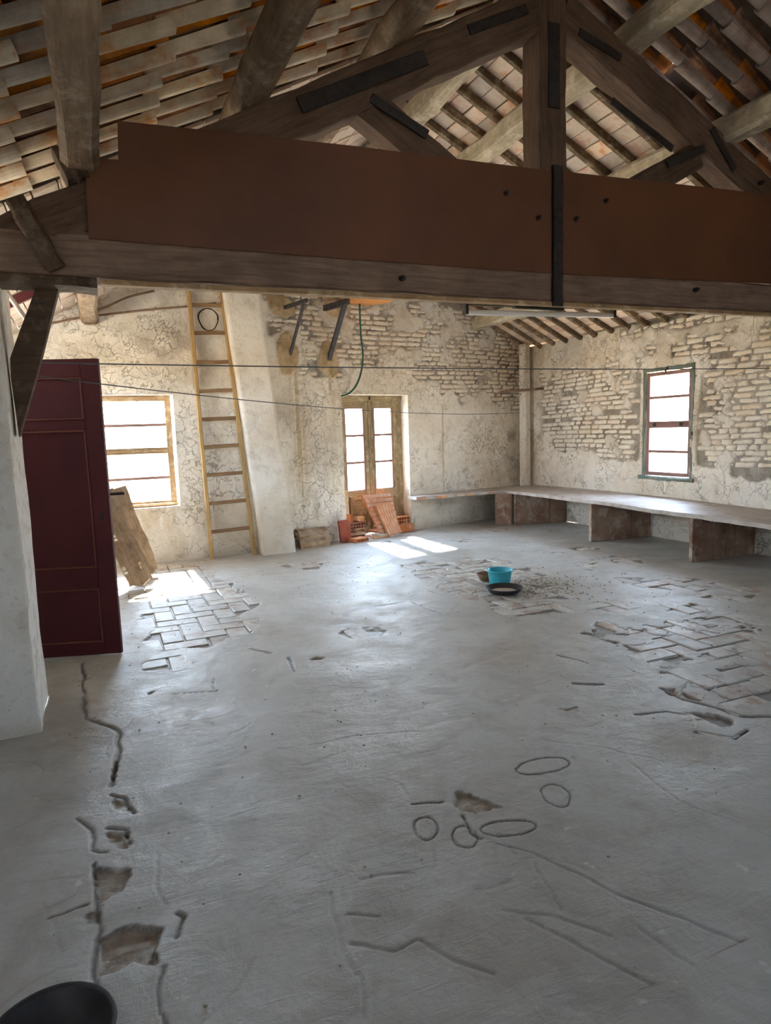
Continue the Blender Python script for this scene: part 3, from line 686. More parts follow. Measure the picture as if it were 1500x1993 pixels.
# corner pilaster strip
cpl = atX(1045, 850, XR)
cbox('trim_1', (0.14, 0.14, 2.84), M['wall'], None, (XR-0.075-0.10, 9.20-0.03, 1.42), rotz(math.atan(SK)), c=0.02)
tag(bpy.data.objects['trim_1'], kind='structure')

# left and back walls (mostly out of view) and the pier
def flat_wall(name, P, s0, s1, z0, z1, holes, m, top=None):
    z_ = lambda S, Z: np.zeros(S.shape)
    return wall(name, P, s0, s1, z0, z1, 0.06, holes, lambda S, Z: (fbm(S*3, Z*3, 4, 77)-0.5)*0.02, {'dirt': z_, 'grime': z_, 'tan': z_}, m, top)
LW = [(4.95, 5.85, 1.92, 2.36), (6.4, 7.6, 1.95, 2.36)]
wall_left = flat_wall('wall_left', lambda s, z, off=0.0: (XL-np.asarray(off)+0*np.asarray(s), np.asarray(s), z), 4.26, KY, 0.0, float(roofz(XL)), LW, M['pier'])
BH = [(2.3, 2.9, 1.1, 1.8)]
wall_back = flat_wall('wall_back', lambda s, z, off=0.0: (np.asarray(s), YB-np.asarray(off)+0*np.asarray(s), z), -1.7, XR, 0.0, 4.75, BH, M['deck'], top=lambda s: roofz(s)+0.04)  # unseen wall, dark colour set to cut bounced light
wl2 = flat_wall('wall_left_front', lambda s, z, off=0.0: (-1.7-np.asarray(off)+0*np.asarray(s), np.asarray(s), z), YB, 3.72, 0.0, 2.9, [], M['deck'])  # also out of view and darkened to reduce bounce

# pier carrying the truss
pn, pf = floor_at(80, 1427), floor_at(90, 1355)
def pier_mesh():
    x1 = -0.39; vs = []; zz = np.linspace(0, 2.31, 60); yy = np.linspace(3.715, 4.26, 16); xx = np.linspace(-1.75, x1, 36)
    prof = [(x, 3.715) for x in xx[:-1]]+[(x1-0.012, 3.716), (x1, 3.73)]+[(x1, y) for y in yy[1:-1]]+[(x1, 4.26)]+[(x, 4.26) for x in xx[::-1][1:]]
    A = np.array(prof); n = len(A); Z, I = np.meshgrid(zz, np.arange(n), indexing='ij'); X = A[I, 0]; Y = A[I, 1]
    X = X+(fbm(Z*3+Y*5, X*3, 4, 71)-0.5)*0.022; Y = Y+(fbm(Z*3+7, X*3, 4, 72)-0.5)*0.02
    keep = np.ones((len(zz)-1, n-1), bool)
    gr = sstep(0.5, 0.7, fbm(X*2+Y, Z*2, 4, 73))*0.25
    return grid_mesh('wall_pier', X, Y, Z, keep, M['pier'], {'dirt': np.zeros(X.shape), 'grime': gr+0.0, 'tan': sstep(0.12, 0.0, Z)*0.25})
_pm = pier_mesh(); _pm.materials.append(M['pier_lit'])
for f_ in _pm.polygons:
    if f_.center.x > -0.402 and f_.center.y > 3.725: f_.material_index = 1  # room side takes the paler colour that stands in for window light
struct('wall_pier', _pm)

# portals at the openings
portal('portal_far_window', (0.4, KY+0.12, 1.35), 0.95, 1.30, (0, -1, 0))
bp = np.array([KX, KY, 0])+DV*((D2[0]+D2[1])/2)+NV*0.12
portal('portal_balcony_door', (bp[0], bp[1], 1.3), 1.1, 1.4, tuple(-NV))
portal('portal_right_window', (XR+0.15, 6.33, 1.48), 0.75, 1.36, (-1, 0, 0))
portal('portal_back', (2.6, YB-0.05, 1.45), 0.6, 0.7, (0, 1, 0))
portal('portal_left_a', (XL-0.05, 5.4, 2.14), 0.9, 0.44, (1, 0, 0))
portal('portal_left_b', (XL-0.05, 7.0, 2.15), 1.2, 0.41, (1, 0, 0))

# ================================================================== ROOF
def slope_pt(side, u, Y, dz=0.0):
    """u = horizontal distance from the ridge"""
    return (RX-u, Y, RZ-0.53*u+dz) if side < 0 else (RX+u, Y, RZ-0.49*u+dz)
def deck(name, side, u1):  # opaque sheet added above the tiles to block light through their gaps
    us = np.array([0.0, 1.10, 1.26, u1]) ; yy = np.array([YB-0.1, 3.9, 4.05, 9.95]); vs = []; fs = []
    for dz in (0.13, 0.19):
        for u in us:
            for y in yy: vs.append(slope_pt(side, float(u), float(y), dz))
    n = 4; K = 16
    for i in range(3):
        for j in range(3):
            if side > 0 and i == 1 and j == 1: continue
            a = i*n+j; q = [a, a+1, a+n+1, a+n]; fs.append(q); fs.append([v+K for v in q[::-1]])
    return struct(name, mesh(name, vs, fs, M['deck']))
roof_left = deck('ceiling', -1, RX-XL+0.35)
roof_right = deck('ceiling', 1, XR-RX+0.3)
def arc_mesh(name, L, r0, r1, th, up, m, seed):
    """canal tile, local x down the slope; up=False: trough (convex below)"""
    q = random.Random(seed); n = 9; vs = []; fs = []; sg = 1 if up else -1
    for i, x in enumerate((0, L*0.33, L*0.66, L)):
        r = r0+(r1-r0)*x/L
        for rr in (r, r-th):
            for k in range(n):
                a = math.radians(-82+164*k/(n-1)); vs.append((x+(q.uniform(-.008, .008) if x > 0.1 else 0), math.sin(a)*rr, sg*(math.cos(a)*rr-r*0.35)))
    for i in range(3):
        for k in range(n-1):
            a = i*2*n+k; fs.append([a, a+1, a+1+2*n, a+2*n]); b = a+n; fs.append([b+2*n, b+2*n+1, b+1, b])
        for e in (0, n-1):
            a = i*2*n+e; fs.append([a, a+2*n, a+3*n, a+n])
    for i in (0, 3):
        for k in range(n-1):
            a = i*2*n+k; fs.append([a, a+n, a+n+1, a+1])
    return mesh(name, vs, fs, m, False)
def canal(parent, side, y0, y1, u1, mat_):
    rr = random.Random(31 if side < 0 else 32); pitch = 0.22; stp = 0.39
    ch = [arc_mesh('channel_tile', 0.46, 0.056, 0.046, 0.012, False, mat_, k) for k in range(4)]
    cv_ = [arc_mesh('cover_tile', 0.46, 0.092, 0.102, 0.013, True, M['cover'], k+9) for k in range(3)]
    k = 0.53 if side < 0 else 0.49; c = 1/math.sqrt(1+k*k); Y = y0
    while Y < y1:
        u = 0.02+rr.uniform(0, 0.1)
        while u < u1:
            for nm, lst, dy, dz in (('channel_tile', ch, 0.0, 0.030), ('cover_tile', cv_, pitch/2, 0.085)):
                x, y, z = slope_pt(side, u, Y+dy+rr.uniform(-.008, .008), dz+rr.uniform(-.006, .008))
                xd = Vector((-1 if side < 0 else 1, rr.uniform(-.025, .025), -k+0.06)).normalized()
                zd = Vector((0, 0, 1)); zd = (zd-xd*zd.dot(xd)).normalized(); yd = zd.cross(xd)
                if side > 0 and nm == 'cover_tile' and 3.85 < y < 4.15 and 0.95 < u < 1.3: continue
                ob(nm, lst[rr.randrange(len(lst))], parent, basis((x, y, z), xd, yd, zd))
            u += stp*c
        Y += pitch
canal(roof_left, -1, 1.95, 4.45, 3.95, M['tile'])
canal(roof_right, 1, 2.30, 4.50, 3.0, M['tile_grey'])
# battens with flat bricks between, behind the truss
def flat_roof(parent, side, y0, y1, u1, mk):
    rr = random.Random(8+side); k = 0.53 if side < 0 else 0.49; c = 1/math.sqrt(1+k*k); SP = 0.32
    me = []
    for q in range(5):
        vs, fs = cbox_data(0.155, 0.29, 0.022, 0.003); r = random.Random(q); me.append((mesh('ceiling_brick', [[a+r.uniform(-.0025, .0025) for a in v] for v in vs], fs, M['flat']), vs, fs))
    bl = []; Y = y0
    while Y < y1:
        p0 = slope_pt(side, 0.03, Y, -0.025); p1 = slope_pt(side, u1, Y, -0.025)
        if side > 0: timber('batten', p0, p1, 0.055, 0.065, M['batten'], parent, jit=0.005, seg=12, ch=0.008, seed=int(Y*10))
        u = 0.06
        while u < u1:
            x, y, z = slope_pt(side, u, Y+SP/2, 0.020+rr.uniform(-.004, .006)); bl.append((math.hypot(x, y), x, y, z, rr.random())); u += 0.165*c
        Y += SP
    bl = [b for b in bl]; bl.sort(key=lambda b: (not mk(b[1], b[2]), b[0])); jv, jf = [], []
    xd = Vector((1 if side > 0 else -1, 0, -k)).normalized(); zd = Vector((0, 0, 1)); zd = (zd-xd*zd.dot(xd)).normalized(); yd = zd.cross(xd)
    for q, (d, x, y, z, r) in enumerate(bl):
        mw = basis((x, y, z), xd, yd, zd) @ Matrix.Rotation((r-.5)*0.03, 4, 'Y')
        if q < 300 and mk(x, y): ob('ceiling_brick', me[q % 5][0], parent, mw)
        else:
            _, vs, fs = me[q % 5]; b = len(jv); jv += [mw @ Vector(v) for v in vs]; jf += [[b+i for i in f] for f in fs]
    tag(ob('ceiling_brick_field', mesh('ceiling_brick_field', jv, jf, M['flat']), parent), kind='stuff')
flat_roof(roof_right, 1, 4.45, 9.4, XR-RX-0.02, lambda x, y: (x < 5.2 and y < 6.6) or x > 5.3)
flat_roof(roof_left, -1, 4.50, 8.6, RX-XL, lambda x, y: False)

# purlins and ridge
def purlin(x, side, label, m, wd=0.17, ht=0.19, ya=YB, yb=None, rnd_=False, seed=0):
    z = float(roofz(x))-0.055-ht/2-0.012
    yb = yb if yb is not None else (KY+max(0, x-KX)*SK)+0.02
    o = timber('purlin', (x, ya+0.03, z), (x, yb, z), wd, ht, m, None, jit=0.009, seg=40, ch=0.03, seed=seed, round_=rnd_)
    return tag(o, label, 'beam', 'purlins under the roof tiles')
purlin(0.02, -1, 'lowest squared purlin of the left slope, above the notched left end of the brown panel', M['purlin'], seed=1)
purlin(0.93, -1, 'rough dark log purlin of the left slope, second up from the panel notch', M['purlin'], 0.20, 0.20, rnd_=True, seed=2)
purlin(1.82, -1, 'rough dark log purlin of the left slope, nearest to the ridge', M['purlin'], 0.19, 0.19, rnd_=True, seed=3)
purlin(3.60, 1, 'whitewashed purlin of the right slope nearest to the king post', M['pale_beam'], seed=4)
purlin(4.55, 1, 'purlin of the right slope crossing halfway down the right rafter', M['pale_beam'], seed=5)
purlin(5.62, 1, 'pale purlin resting on the far wall above the hanging lamp', M['pale_beam'], 0.18, 0.2, seed=6)
tag(timber('ridge_beam', (RX, YB+0.03, RZ-0.19), (RX, KY+(RX-KX)*SK, RZ-0.19), 0.16, 0.2, M['pale_beam'], None, jit=0.008, seg=30, ch=0.02, seed=9),
    'ridge beam at the peak above the king post', 'beam')

# ================================================================== TRUSS
tr = root('roof_truss', (RX, YT, 2.31), 'massive dark timber roof truss with king post, brown panels and struts across the room', 'truss')
yc = YT+0.10
timber('tie_beam', (-1.12, yc, 2.42), (XR-0.03, yc, 2.42+0.05), 0.20, 0.215, M['tie'], tr, jit=0.004, seg=40, ch=0.012, seed=1)
timber('tie_beam_lit_edge', (0.07, yc-0.082, 2.300), (XR-0.05, yc-0.082, 2.346), 0.06, 0.026, M['frame_ochre'], tr, jit=0.001, seg=20, ch=0.003, seed=2)  # added strip, its ochre stands in for bounced light on the beam's edge
timber('corbel', (-1.10, yc, 2.300), (0.06, yc, 2.298), 0.22, 0.045, M['timber_dark'], tr, jit=0.004, seg=10, ch=0.01, seed=3)
cl = lambda x: 4.38-0.5375*(RX-x)-0.145
timber('rafter', (-0.75, yc, cl(-0.75)), (RX-0.05, yc, cl(RX-0.05)), 0.19, 0.245, M['timber'], tr, jit=0.006, seg=24, ch=0.014, seed=4)
cr = lambda x: 4.36-0.475*(x-RX)-0.14
timber('rafter', (XR-0.05, yc, cr(XR-0.05)), (RX+0.05, yc, cr(RX+0.05)), 0.19, 0.235, M['timber'], tr, jit=0.006, seg=24, ch=0.014, seed=5)
timber('king_post', (2.905, yc-0.003, 2.53), (2.905, yc-0.003, 4.46), 0.215, 0.20, M['timber'], tr, up=(0, 1, 0), jit=0.004, seg=14, ch=0.012, seed=6)
timber('strut', (2.80, yc+0.005, 2.70), (1.50, yc+0.005, 3.47), 0.16, 0.205, M['timber'], tr, jit=0.005, seg=10, ch=0.012, seed=7)
timber('strut', (3.02, yc+0.005, 2.80), (4.25, yc+0.005, 3.46), 0.16, 0.185, M['timber'], tr, jit=0.005, seg=10, ch=0.012, seed=8)
# dark iron straps let into the joints
def strap(a, b, wd=0.06):
    p0 = atY(*a, YT-0.006); p1 = atY(*b, YT-0.006); timber('iron_strap', p0, p1, 0.012, wd, M['iron'], tr, jit=0.001, seg=4, ch=0.003)
strap((583, 205), (828, 112), 0.085); strap((722, 190), (832, 262), 0.055)
strap((1190, 196), (1308, 290), 0.055); strap((1300, 318), (1370, 288), 0.06)
strap((1128, 62), (1208, 112), 0.05); strap((912, 58), (1025, 18), 0.06); strap((1078, 45), (1078, 210), 0.09); strap((1385, 250), (1430, 330), 0.05)
# panels
def panel(poly, label=None):
    o = prism('cover_panel', [(x, -z) for x, z in poly][::-1], 0.012, M['panel'], tr, basis((0, YT-0.019, 0), (1, 0, 0), (0, 0, -1), (0, 1, 0)))
    if label: o['label'] = label
panel([(0.038, 2.505), (0.05, 2.885), (0.205, 2.90), (0.215, 3.085), (1.5, 3.135), (2.872, 3.165), (2.872, 2.515), (1.4, 2.505)], 'left brown panel with a notched corner')
panel([(2.966, 2.515), (2.968, 3.172), (4.5, 3.225), (XR-0.05, 3.275), (XR-0.05, 2.60), (4.6, 2.56)], 'right brown panel running to the wall')
timber('iron_post_strap', (2.919, YT-0.022, 2.300), (2.919, YT-0.022, 3.20), 0.075, 0.030, M['iron'], tr, up=(0, 1, 0), jit=0.002, seg=8, ch=0.005, seed=3)
def bolt(x, y, big=1.0):
    p = atY(x, y, YT-0.02); r = root  # bolts are short rods with a nut
    vs, fs = tube_data([(p[0], YT-0.002, p[2]), (p[0]-0.006, YT-0.055*big, p[2])], 0.008*big, 8); tube_data([(p[0], YT-0.006, p[2]), (p[0], YT-0.034, p[2])], 0.018*big, 6, vs, fs)
    ob('bolt', mesh('bolt', vs, fs, M['iron']), tr)
for b in ((984, 376), (1047, 424), (1120, 427), (1178, 391), (783, 541), (1354, 564), (1480, 356)): bolt(*b)
timber('knot_block', atY(118, 330, YT+0.02), atY(158, 318, YT+0.02), 0.18, 0.16, M['timber'], tr, jit=0.01, seg=4, ch=0.03, seed=5)
timber('cleat', atY(28, 388, YT-0.03), atY(112, 524, YT-0.03), 0.05, 0.085, M['timber_dark'], tr, jit=0.005, seg=8, ch=0.01, seed=9)
# knee brace from pier to beam
kp = [atY(*q, 3.90) for q in ((74, 553), (95, 553), (117, 553), (96, 635), (77, 712), (58, 780), (38, 850), (30, 790), (22, 735), (21, 698), (38, 650), (56, 602))]
kb = prism('knee_brace', [(q[0], -q[2]) for q in kp][::-1], 0.11, M['timber_dark'], None, basis((0, 3.87, 0), (1, 0, 0), (0, 0, -1), (0, 1, 0)))
tag(kb, 'dark worm-eaten slanting timber brace from the white pier up to the truss beam', 'brace')

# ================================================================== WINDOWS AND DOORS
def bar(name, p0, p1, wd, ht, m, parent, up=(0, 0, 1), ch=0.004): return timber(name, p0, p1, wd, ht, m, parent, up=up, jit=0.0012, seg=4, ch=ch, seed=int(abs(p0[0]+p0[2])*100))
def glass(parent, corners, m):
    c = [Vector(tuple(map(float, v))) for v in corners]; nrm = (c[1]-c[0]).cross(c[2]-c[0]).normalized()*0.003
    vs = [v for v in c]+[v+nrm for v in c]; fs = [[0, 1, 2, 3], [7, 6, 5, 4]]+[[i, (i+1) % 4+0, (i+1) % 4+4, i+4][::-1] for i in range(4)]
    return ob('pane', mesh('pane', vs, fs, m), parent)
def window(name, P, s0, s1, z0, z1, off, zb, fw, md, m, mb, gl, glm, mid=None, cols=None):
    """frame in wall coordinates; zb = heights of thin bars, mid=(z, thickness)"""
    e = bpy.data.objects.new(name, None); o = P((s0+s1)/2, z0, off); reg(e, None, Matrix.Translation(Vector((float(o[0]), float(o[1]), float(o[2]))))); tag(e, kind='structure')
    V = lambda s, z, f=off: tuple(map(float, P(s, z, f)))
    n = Vector(V(s0, z0, off))-Vector(V(s0, z0, off-1))
    for s in (s0+fw/2, s1-fw/2): bar('frame_post', V(s, z0), V(s, z1), fw, md, m, e, up=tuple(n))
    bar('frame_rail', V(s0+fw, z0+fw/2), V(s1-fw, z0+fw/2), md, fw, m, e); bar('frame_rail', V(s0+fw, z1-fw/2), V(s1-fw, z1-fw/2), md, fw, m, e)
    lv = [z0+fw]; brk = []
    for zz in zb: bar('glazing_bar', V(s0+fw, zz), V(s1-fw, zz), md*0.6, 0.036, mb, e); brk.append((zz-0.018, zz+0.018))
    if mid:
        bar('mid_rail', V(s0+fw, mid[0]), V(s1-fw, mid[0]), md*0.9, mid[1], m, e)
        bar('meeting_strip', V(s0+fw, mid[0], off-md*0.48), V(s1-fw, mid[0], off-md*0.48), 0.012, 0.02, m, e); brk.append((mid[0]-mid[1]/2, mid[0]+mid[1]/2))
    brk.sort(); zs = [z0+fw]+[v for b in brk for v in b]+[z1-fw]
    for k in range(0, len(zs), 2): glass(e, [V(s0+fw*0.9, zs[k]-.004), V(s1-fw*0.9, zs[k]-.004), V(s1-fw*0.9, zs[k+1]+.004), V(s0+fw*0.9, zs[k+1]+.004)], glm)
    return e, V
a, b = fl(321, 785, 0.15), fl(333, 968, 0.15)
zz = [fl(300, y, 0.15)[1] for y in (827, 877, 930)]
e, V = window('window_1', far_pt, W1[0]-0.01, W1[1]-0.02, W1[2]-0.005, W1[3]+0.005, 0.15, [zz[0], zz[2]], 0.072, 0.06, M['frame_ochre'], M['frame_mauve'], None, M['glass'], mid=(zz[1], 0.075))
bar('sill_board', V(W1[0]+0.01, W1[2]+0.025, 0.10), V(W1[1]-0.01, W1[2]+0.025, 0.10), 0.06, 0.03, M['frame_ochre'], e)
bar('latch', V(-1.28, W1[3]-0.028, 0.10), V(-1.28, W1[3]-0.075, 0.10), 0.03, 0.014, M['rung'], e, up=(0, 1, 0))
# right window
zr = [atX(1300, y, XR+0.03)[2] for y in (774, 826, 879)]
e, V = window('window_2', right_pt, WR[0]+0.005, WR[1]-0.005, WR[2]+0.01, WR[3]-0.01, 0.03, [zr[0]+0.01, zr[2]], 0.048, 0.05, M['frame_mauve'], M['frame_mauve'], None, M['glass_dirty'], mid=(zr[1], 0.085))
g = 0.045
for (p, q, ht) in ((V(WR[0]-g/2, WR[2]-0.03, -0.004), V(WR[0]-g/2, WR[3]+0.04, -0.004), 0), (V(WR[1]+g/2, WR[2]-0.03, -0.004), V(WR[1]+g/2, WR[3]+0.04, -0.004), 0)):
    timber('outer_post', p, q, 0.028, g, M['frame_green'], e, up=(0, 1, 0), jit=0.003, seg=12, ch=0.005)
timber('outer_rail', V(WR[0]-g, WR[3]+0.022, -0.004), V(WR[1]+g, WR[3]+0.022, -0.004), 0.030, 0.045, M['frame_green'], e, jit=0.004, seg=10, ch=0.006)
timber('sill', V(WR[0]-g-0.03, WR[2]-0.022, -0.014), V(WR[1]+g+0.05, WR[2]-0.022, -0.014), 0.06, 0.045, M['frame_green'], e, jit=0.005, seg=12, ch=0.010)
ltc = tube('latch_hook', [V(6.34, WR[3]+0.04, -0.01), V(6.34, WR[3]-0.01, -0.05), V(6.33, WR[3]-0.05, -0.03)], 0.010, M['iron'], e)
tube('latch_hook', [V(WR[0]-0.0, 1.36, -0.01), V(WR[0]-0.05, 1.37, -0.04), V(WR[0]-0.055, 1.33, -0.045)], 0.007, M['iron'], e)
for s in (6.12, 6.55): cbox('hinge_plate', (0.006, 0.05, 0.05), M['iron'], e, V(s, zr[1], -0.006), None, 0.002)

# balcony double door
e = bpy.data.objects.new('door_2', None); OFF = 0.20
P3 = lambda s, z, o=OFF: tuple(map(float, far_pt(s, z, o)))
reg(e, None, Matrix.Translation(Vector(P3((D2[0]+D2[1])/2, 0)))); tag(e, kind='structure')
s0, s1 = D2[0]-0.005, D2[1]+0.005; DT = D2[3]+0.01; nv = tuple(NV)
for s in (s0+0.04, s1-0.05): bar('frame_post', P3(s, 0.0), P3(s, DT), 0.09 if s > 2 else 0.075, 0.07, M['frame_olive'], e, up=nv)
bar('frame_rail', P3(s0, DT-0.04, OFF-0.004), P3(s1, DT-0.04, OFF-0.004), 0.09, 0.10, M['frame_olive'], e)
lf = [(s0+0.075, (s0+s1)/2-0.012), ((s0+s1)/2-0.008, s1-0.09)]
zt, zbm = fr(690, 795, OFF)[1], fr(690, 955, OFF)[1]; bars = [fr(690, 848, OFF)[1], fr(690, 901, OFF)[1]]
for (a, b) in lf:
    sw = 0.075
    for s in (a+sw/2, b-sw/2): bar('stile', P3(s, 0.02, OFF-0.012), P3(s, DT-0.08, OFF-0.012), sw, 0.045, M['frame_olive'], e, up=nv)
    tm = (zt+0.015+DT-0.06)/2; bar('top_rail', P3(a+sw, tm, OFF-0.012), P3(b-sw, tm, OFF-0.012), 0.045, DT-0.06-zt-0.015, M['frame_olive'], e)
    bar('lock_rail', P3(a+sw, zbm-0.07, OFF-0.012), P3(b-sw, zbm-0.07, OFF-0.012), 0.045, 0.13, M['frame_olive'], e)
    bar('lower_panel', P3(a+sw, 0.29, OFF), P3(b-sw, 0.29, OFF), 0.02, 0.56, M['frame_olive'], e)
    bar('bottom_rail', P3(a+sw, 0.07, OFF-0.012), P3(b-sw, 0.07, OFF-0.012), 0.045, 0.12, M['frame_olive'], e)
    # glazed sash
    for s in (a+sw+0.014, b-sw-0.014): bar('sash_stile', P3(s, zbm-0.02, OFF-0.004), P3(s, zt+0.03, OFF-0.004), 0.028, 0.05, M['frame_mauve'], e, up=nv)
    for z_ in (zt+0.012, zbm-0.010): bar('sash_rail', P3(a+sw, z_, OFF-0.004), P3(b-sw, z_, OFF-0.004), 0.05, 0.032, M['frame_mauve'], e)
    for z_ in bars: bar('glazing_bar', P3(a+sw+0.02, z_, OFF), P3(b-sw-0.02, z_, OFF), 0.045, 0.034, M['frame_mauve'], e)
    zs = [zbm, bars[1], bars[0], zt]
    for k in range(3): glass(e, [P3(a+sw+.02, zs[k]), P3(b-sw-.02, zs[k]), P3(b-sw-.02, zs[k+1]), P3(a+sw+.02, zs[k+1])], M['glass'])
    for z_ in (1.72, 0.78): cbox('hinge', (0.035, 0.02, 0.03), M['rung'], e, P3(b-0.01 if a > 1.9 else a+0.02, z_, OFF-0.04), rotz(math.atan(SK)), 0.003)
bar('cover_strip', P3((s0+s1)/2-0.01, 0.03, OFF-0.042), P3((s0+s1)/2-0.01, DT-0.09, OFF-0.042), 0.030, 0.022, M['frame_olive'], e, up=nv)
cbox('shutter_bolt', (0.02, 0.02, 0.05), M['iron'], e, P3((s0+s1)/2, DT-0.05, OFF-0.05), None, 0.003)

# red open door
dr = Vector(floor_at(238, 1272)); dvec = Vector((0.496, -0.15, 0)).normalized(); dn = Vector((-0.15, -0.496, 0)).normalized()*1.0
dn = Vector((dvec.y, -dvec.x, 0))                                # towards the camera
DW, DH, DTK = 0.80, 2.035, 0.04
dl = dr-dvec*DW
drt = bpy.data.objects.new('door_1', None); reg(drt, None, Matrix.Translation(Vector((dl.x, dl.y, 0.008)))); tag(drt, kind='structure')
Bd = basis(dl+dn*0.0+Vector((0, 0, 0.008)), dvec, (0, 0, 1), dn)  # local x width, y up, z to camera
prism('door_leaf', [(0, 0), (DW, 0), (DW, DH), (0, DH)], DTK-0.012, M['red_door'], drt, Bd @ Matrix.Translation((0, 0, -DTK+0.012)))
def dbox(name, x0, x1, y0, y1, z0, z1, m, c=0.003): cbox(name, (x1-x0, y1-y0, z1-z0), m, drt, Bd @ Vector(((x0+x1)/2, (y0+y1)/2, (z0+z1)/2)), Bd.to_3x3(), c)
st = 0.115
dbox('stile', 0.0, st, 0, DH, 0, 0.012, M['red_door']); dbox('stile', DW-st, DW, 0, DH, 0, 0.012, M['red_door'])
for (y0, y1) in ((0, 0.09), (0.475, 0.62), (DH-0.47, DH-0.40), (DH-0.12, DH)): dbox('rail', st, DW-st, y0, y1, 0, 0.012, M['red_door'])
for (y0, y1) in ((0.09, 0.475), (0.62, DH-0.47), (DH-0.40, DH-0.12)):
    for y_ in (y0+0.006, y1-0.006): dbox('moulding', st, DW-st, y_-0.006, y_+0.006, 0, 0.015, M['door_edge'], 0.002)
    for x_ in (st+0.006, DW-st-0.006): dbox('moulding', x_-0.006, x_+0.006, y0, y1, 0, 0.015, M['door_edge'], 0.002)
h0 = Bd @ Vector((DW-0.07, 1.115, -0.03)); h1 = Bd @ Vector((DW-0.07, 1.115, -0.09)); h2 = Bd @ Vector((DW+0.075, 1.118, -0.09))
tube('door_handle', [h0, h1, h1+Vector((0.01, 0, 0)), h2], 0.010, M['iron'], drt)
cbox('keyhole_plate', (0.02, 0.05, 0.004), M['iron'], drt, Bd @ Vector((DW-0.055, 0.97, 0.013)), Bd.to_3x3(), 0.001)

# ================================================================== LEANING PILASTER
def lean_pilaster():
    b = [(1.795, 8.06), (2.215, 8.075), (2.23, 8.60), (1.79, 8.50)]; t = [(1.50, 8.10), (1.93, 8.115), (1.93, 8.60), (1.50, 8.45)]
    nz = 60; V_ = []; rows = []
    def ring(z):
        k = z/3.25; P = [Vector((b[i][0]*(1-k)+t[i][0]*k, b[i][1]*(1-k)+t[i][1]*k, z)) for i in range(4)]; out = []
        order = [3, 0, 1, 2]
        for a_, b_ in zip(order[:-1], order[1:]):
            for q in range(10): out.append(P[a_].lerp(P[b_], q/10))
        out.append(P[2]); return out
    R_ = [ring(3.75*i/nz) for i in range(nz+1)]
    A = np.array([[tuple(v) for v in r] for r in R_]); X, Y, Z = A[..., 0], A[..., 1], A[..., 2]
    X = X+(fbm(Z*3, Y*4+X*2, 4, 81)-0.5)*0.018; Y = Y+(fbm(Z*3+5, X*4, 4, 82)-0.5)*0.016
    t_ = np.zeros(X.shape); t_[:, 2:9] = (fbm(Z*3, Y*9, 4, 83)*0.5)[:, 2:9]
    gr = sstep(0.5, 0.75, fbm(X*3, Z*2.2, 4, 84))*0.25
    me = grid_mesh('trim_2', X, Y, Z, np.ones((nz, X.shape[1]-1), bool), M['smooth_wall'], {'dirt': t_*0, 'grime': gr, 'tan': t_})
    return struct('trim_2', me)
lean_pilaster()

# ================================================================== LADDER
la, lb = floor_at(412, 1088), floor_at(492, 1077)
lb = np.array([lb[0], 8.21, 0]); la = np.array([la[0], 8.19, 0])
ta, tb = atY(367, 572, 8.27), atY(432, 572, 8.27)
ta2 = la+(ta-la)*1.12; tb2 = lb+(tb-lb)*1.12
ld = root('ladder', tuple((la+lb)/2), 'tall yellow wooden ladder standing against the far wall beside the leaning pilaster', 'ladder')
timber('rail', la, ta2, 0.045, 0.06, M['ladder'], ld, up=(0, 1, 0), jit=0.002, seg=12, ch=0.006, seed=1)
timber('rail', lb, tb2, 0.045, 0.06, M['ladder'], ld, up=(0, 1, 0), jit=0.002, seg=12, ch=0.006, seed=2)
for k, yy in enumerate((594, 648, 705, 761, 816, 870, 925, 980, 1035)):
    z = atY(412, yy, 8.22)[2]; t1 = (z-la[2])/(ta[2]-la[2]); t2 = (z+0.012-lb[2])/(tb[2]-lb[2])
    timber('rung', la+(ta-la)*t1, lb+(tb-lb)*t2, 0.030, 0.044, M['rung'], ld, jit=0.002, seg=4, ch=0.006, seed=k)

# ================================================================== BRACKETS, TANK, HOSE
def bracket(px_top, px_foot, stub, wd, label):
    foot = frp(*px_foot, -0.01); top = plane(px_top[0], px_top[1], np.array([KX, KY, 0])-NV*0.50, NV)
    r = root('wall_bracket', tuple(foot), label, 'bracket', 'steel brackets under the orange tank')
    timber('diagonal', foot, top, wd, wd, M['steel'], r, up=(1, 0, 0), jit=0.0005, seg=4, ch=0.004)
    a_ = top-NV*0.06; b_ = frp(*stub, -0.005); b_[2] = top[2]; s_ = (top-np.array([KX, KY, 0])) @ DV
    b_ = np.array([KX, KY, 0])+DV*(s_-0.02)+np.array([0, 0, top[2]]); timber('arm', a_, b_, wd*1.1, wd*1.3, M['steel'], r, jit=0.0005, seg=3, ch=0.004)
    return top
t1 = bracket((592, 586), (564, 692), (556, 590), 0.035, 'thin steel angle bracket under the orange tank, the one nearer the ladder')
t2 = bracket((672, 588), (640, 700), (640, 600), 0.055, 'thick steel angle bracket under the orange tank, the one nearer the balcony door')
tc = np.array([KX, KY, 0])+DV*1.62-NV*0.42; tz = t2[2]+0.045
R_ = 0.40
tk = lathe('water_tank', [(0.02, 0.0), (R_*0.55, 0.004), (R_*0.85, 0.03), (R_*0.97, 0.09), (R_, 0.18), (R_, 0.62), (R_*0.97, 0.66), (R_*0.6, 0.72), (0.02, 0.73)], M['tank'], None, (tc[0], tc[1], tz), 48)
tag(tk, 'round orange plastic water tank on two steel brackets, bottom peeping under the beam', 'tank')
hp = [frp(700, 605, -0.28), frp(702, 650, -0.18), frp(706, 690, -0.12), frp(703, 722, -0.10), frp(694, 748, -0.09), frp(680, 765, -0.06), frp(664, 771, -0.03)]
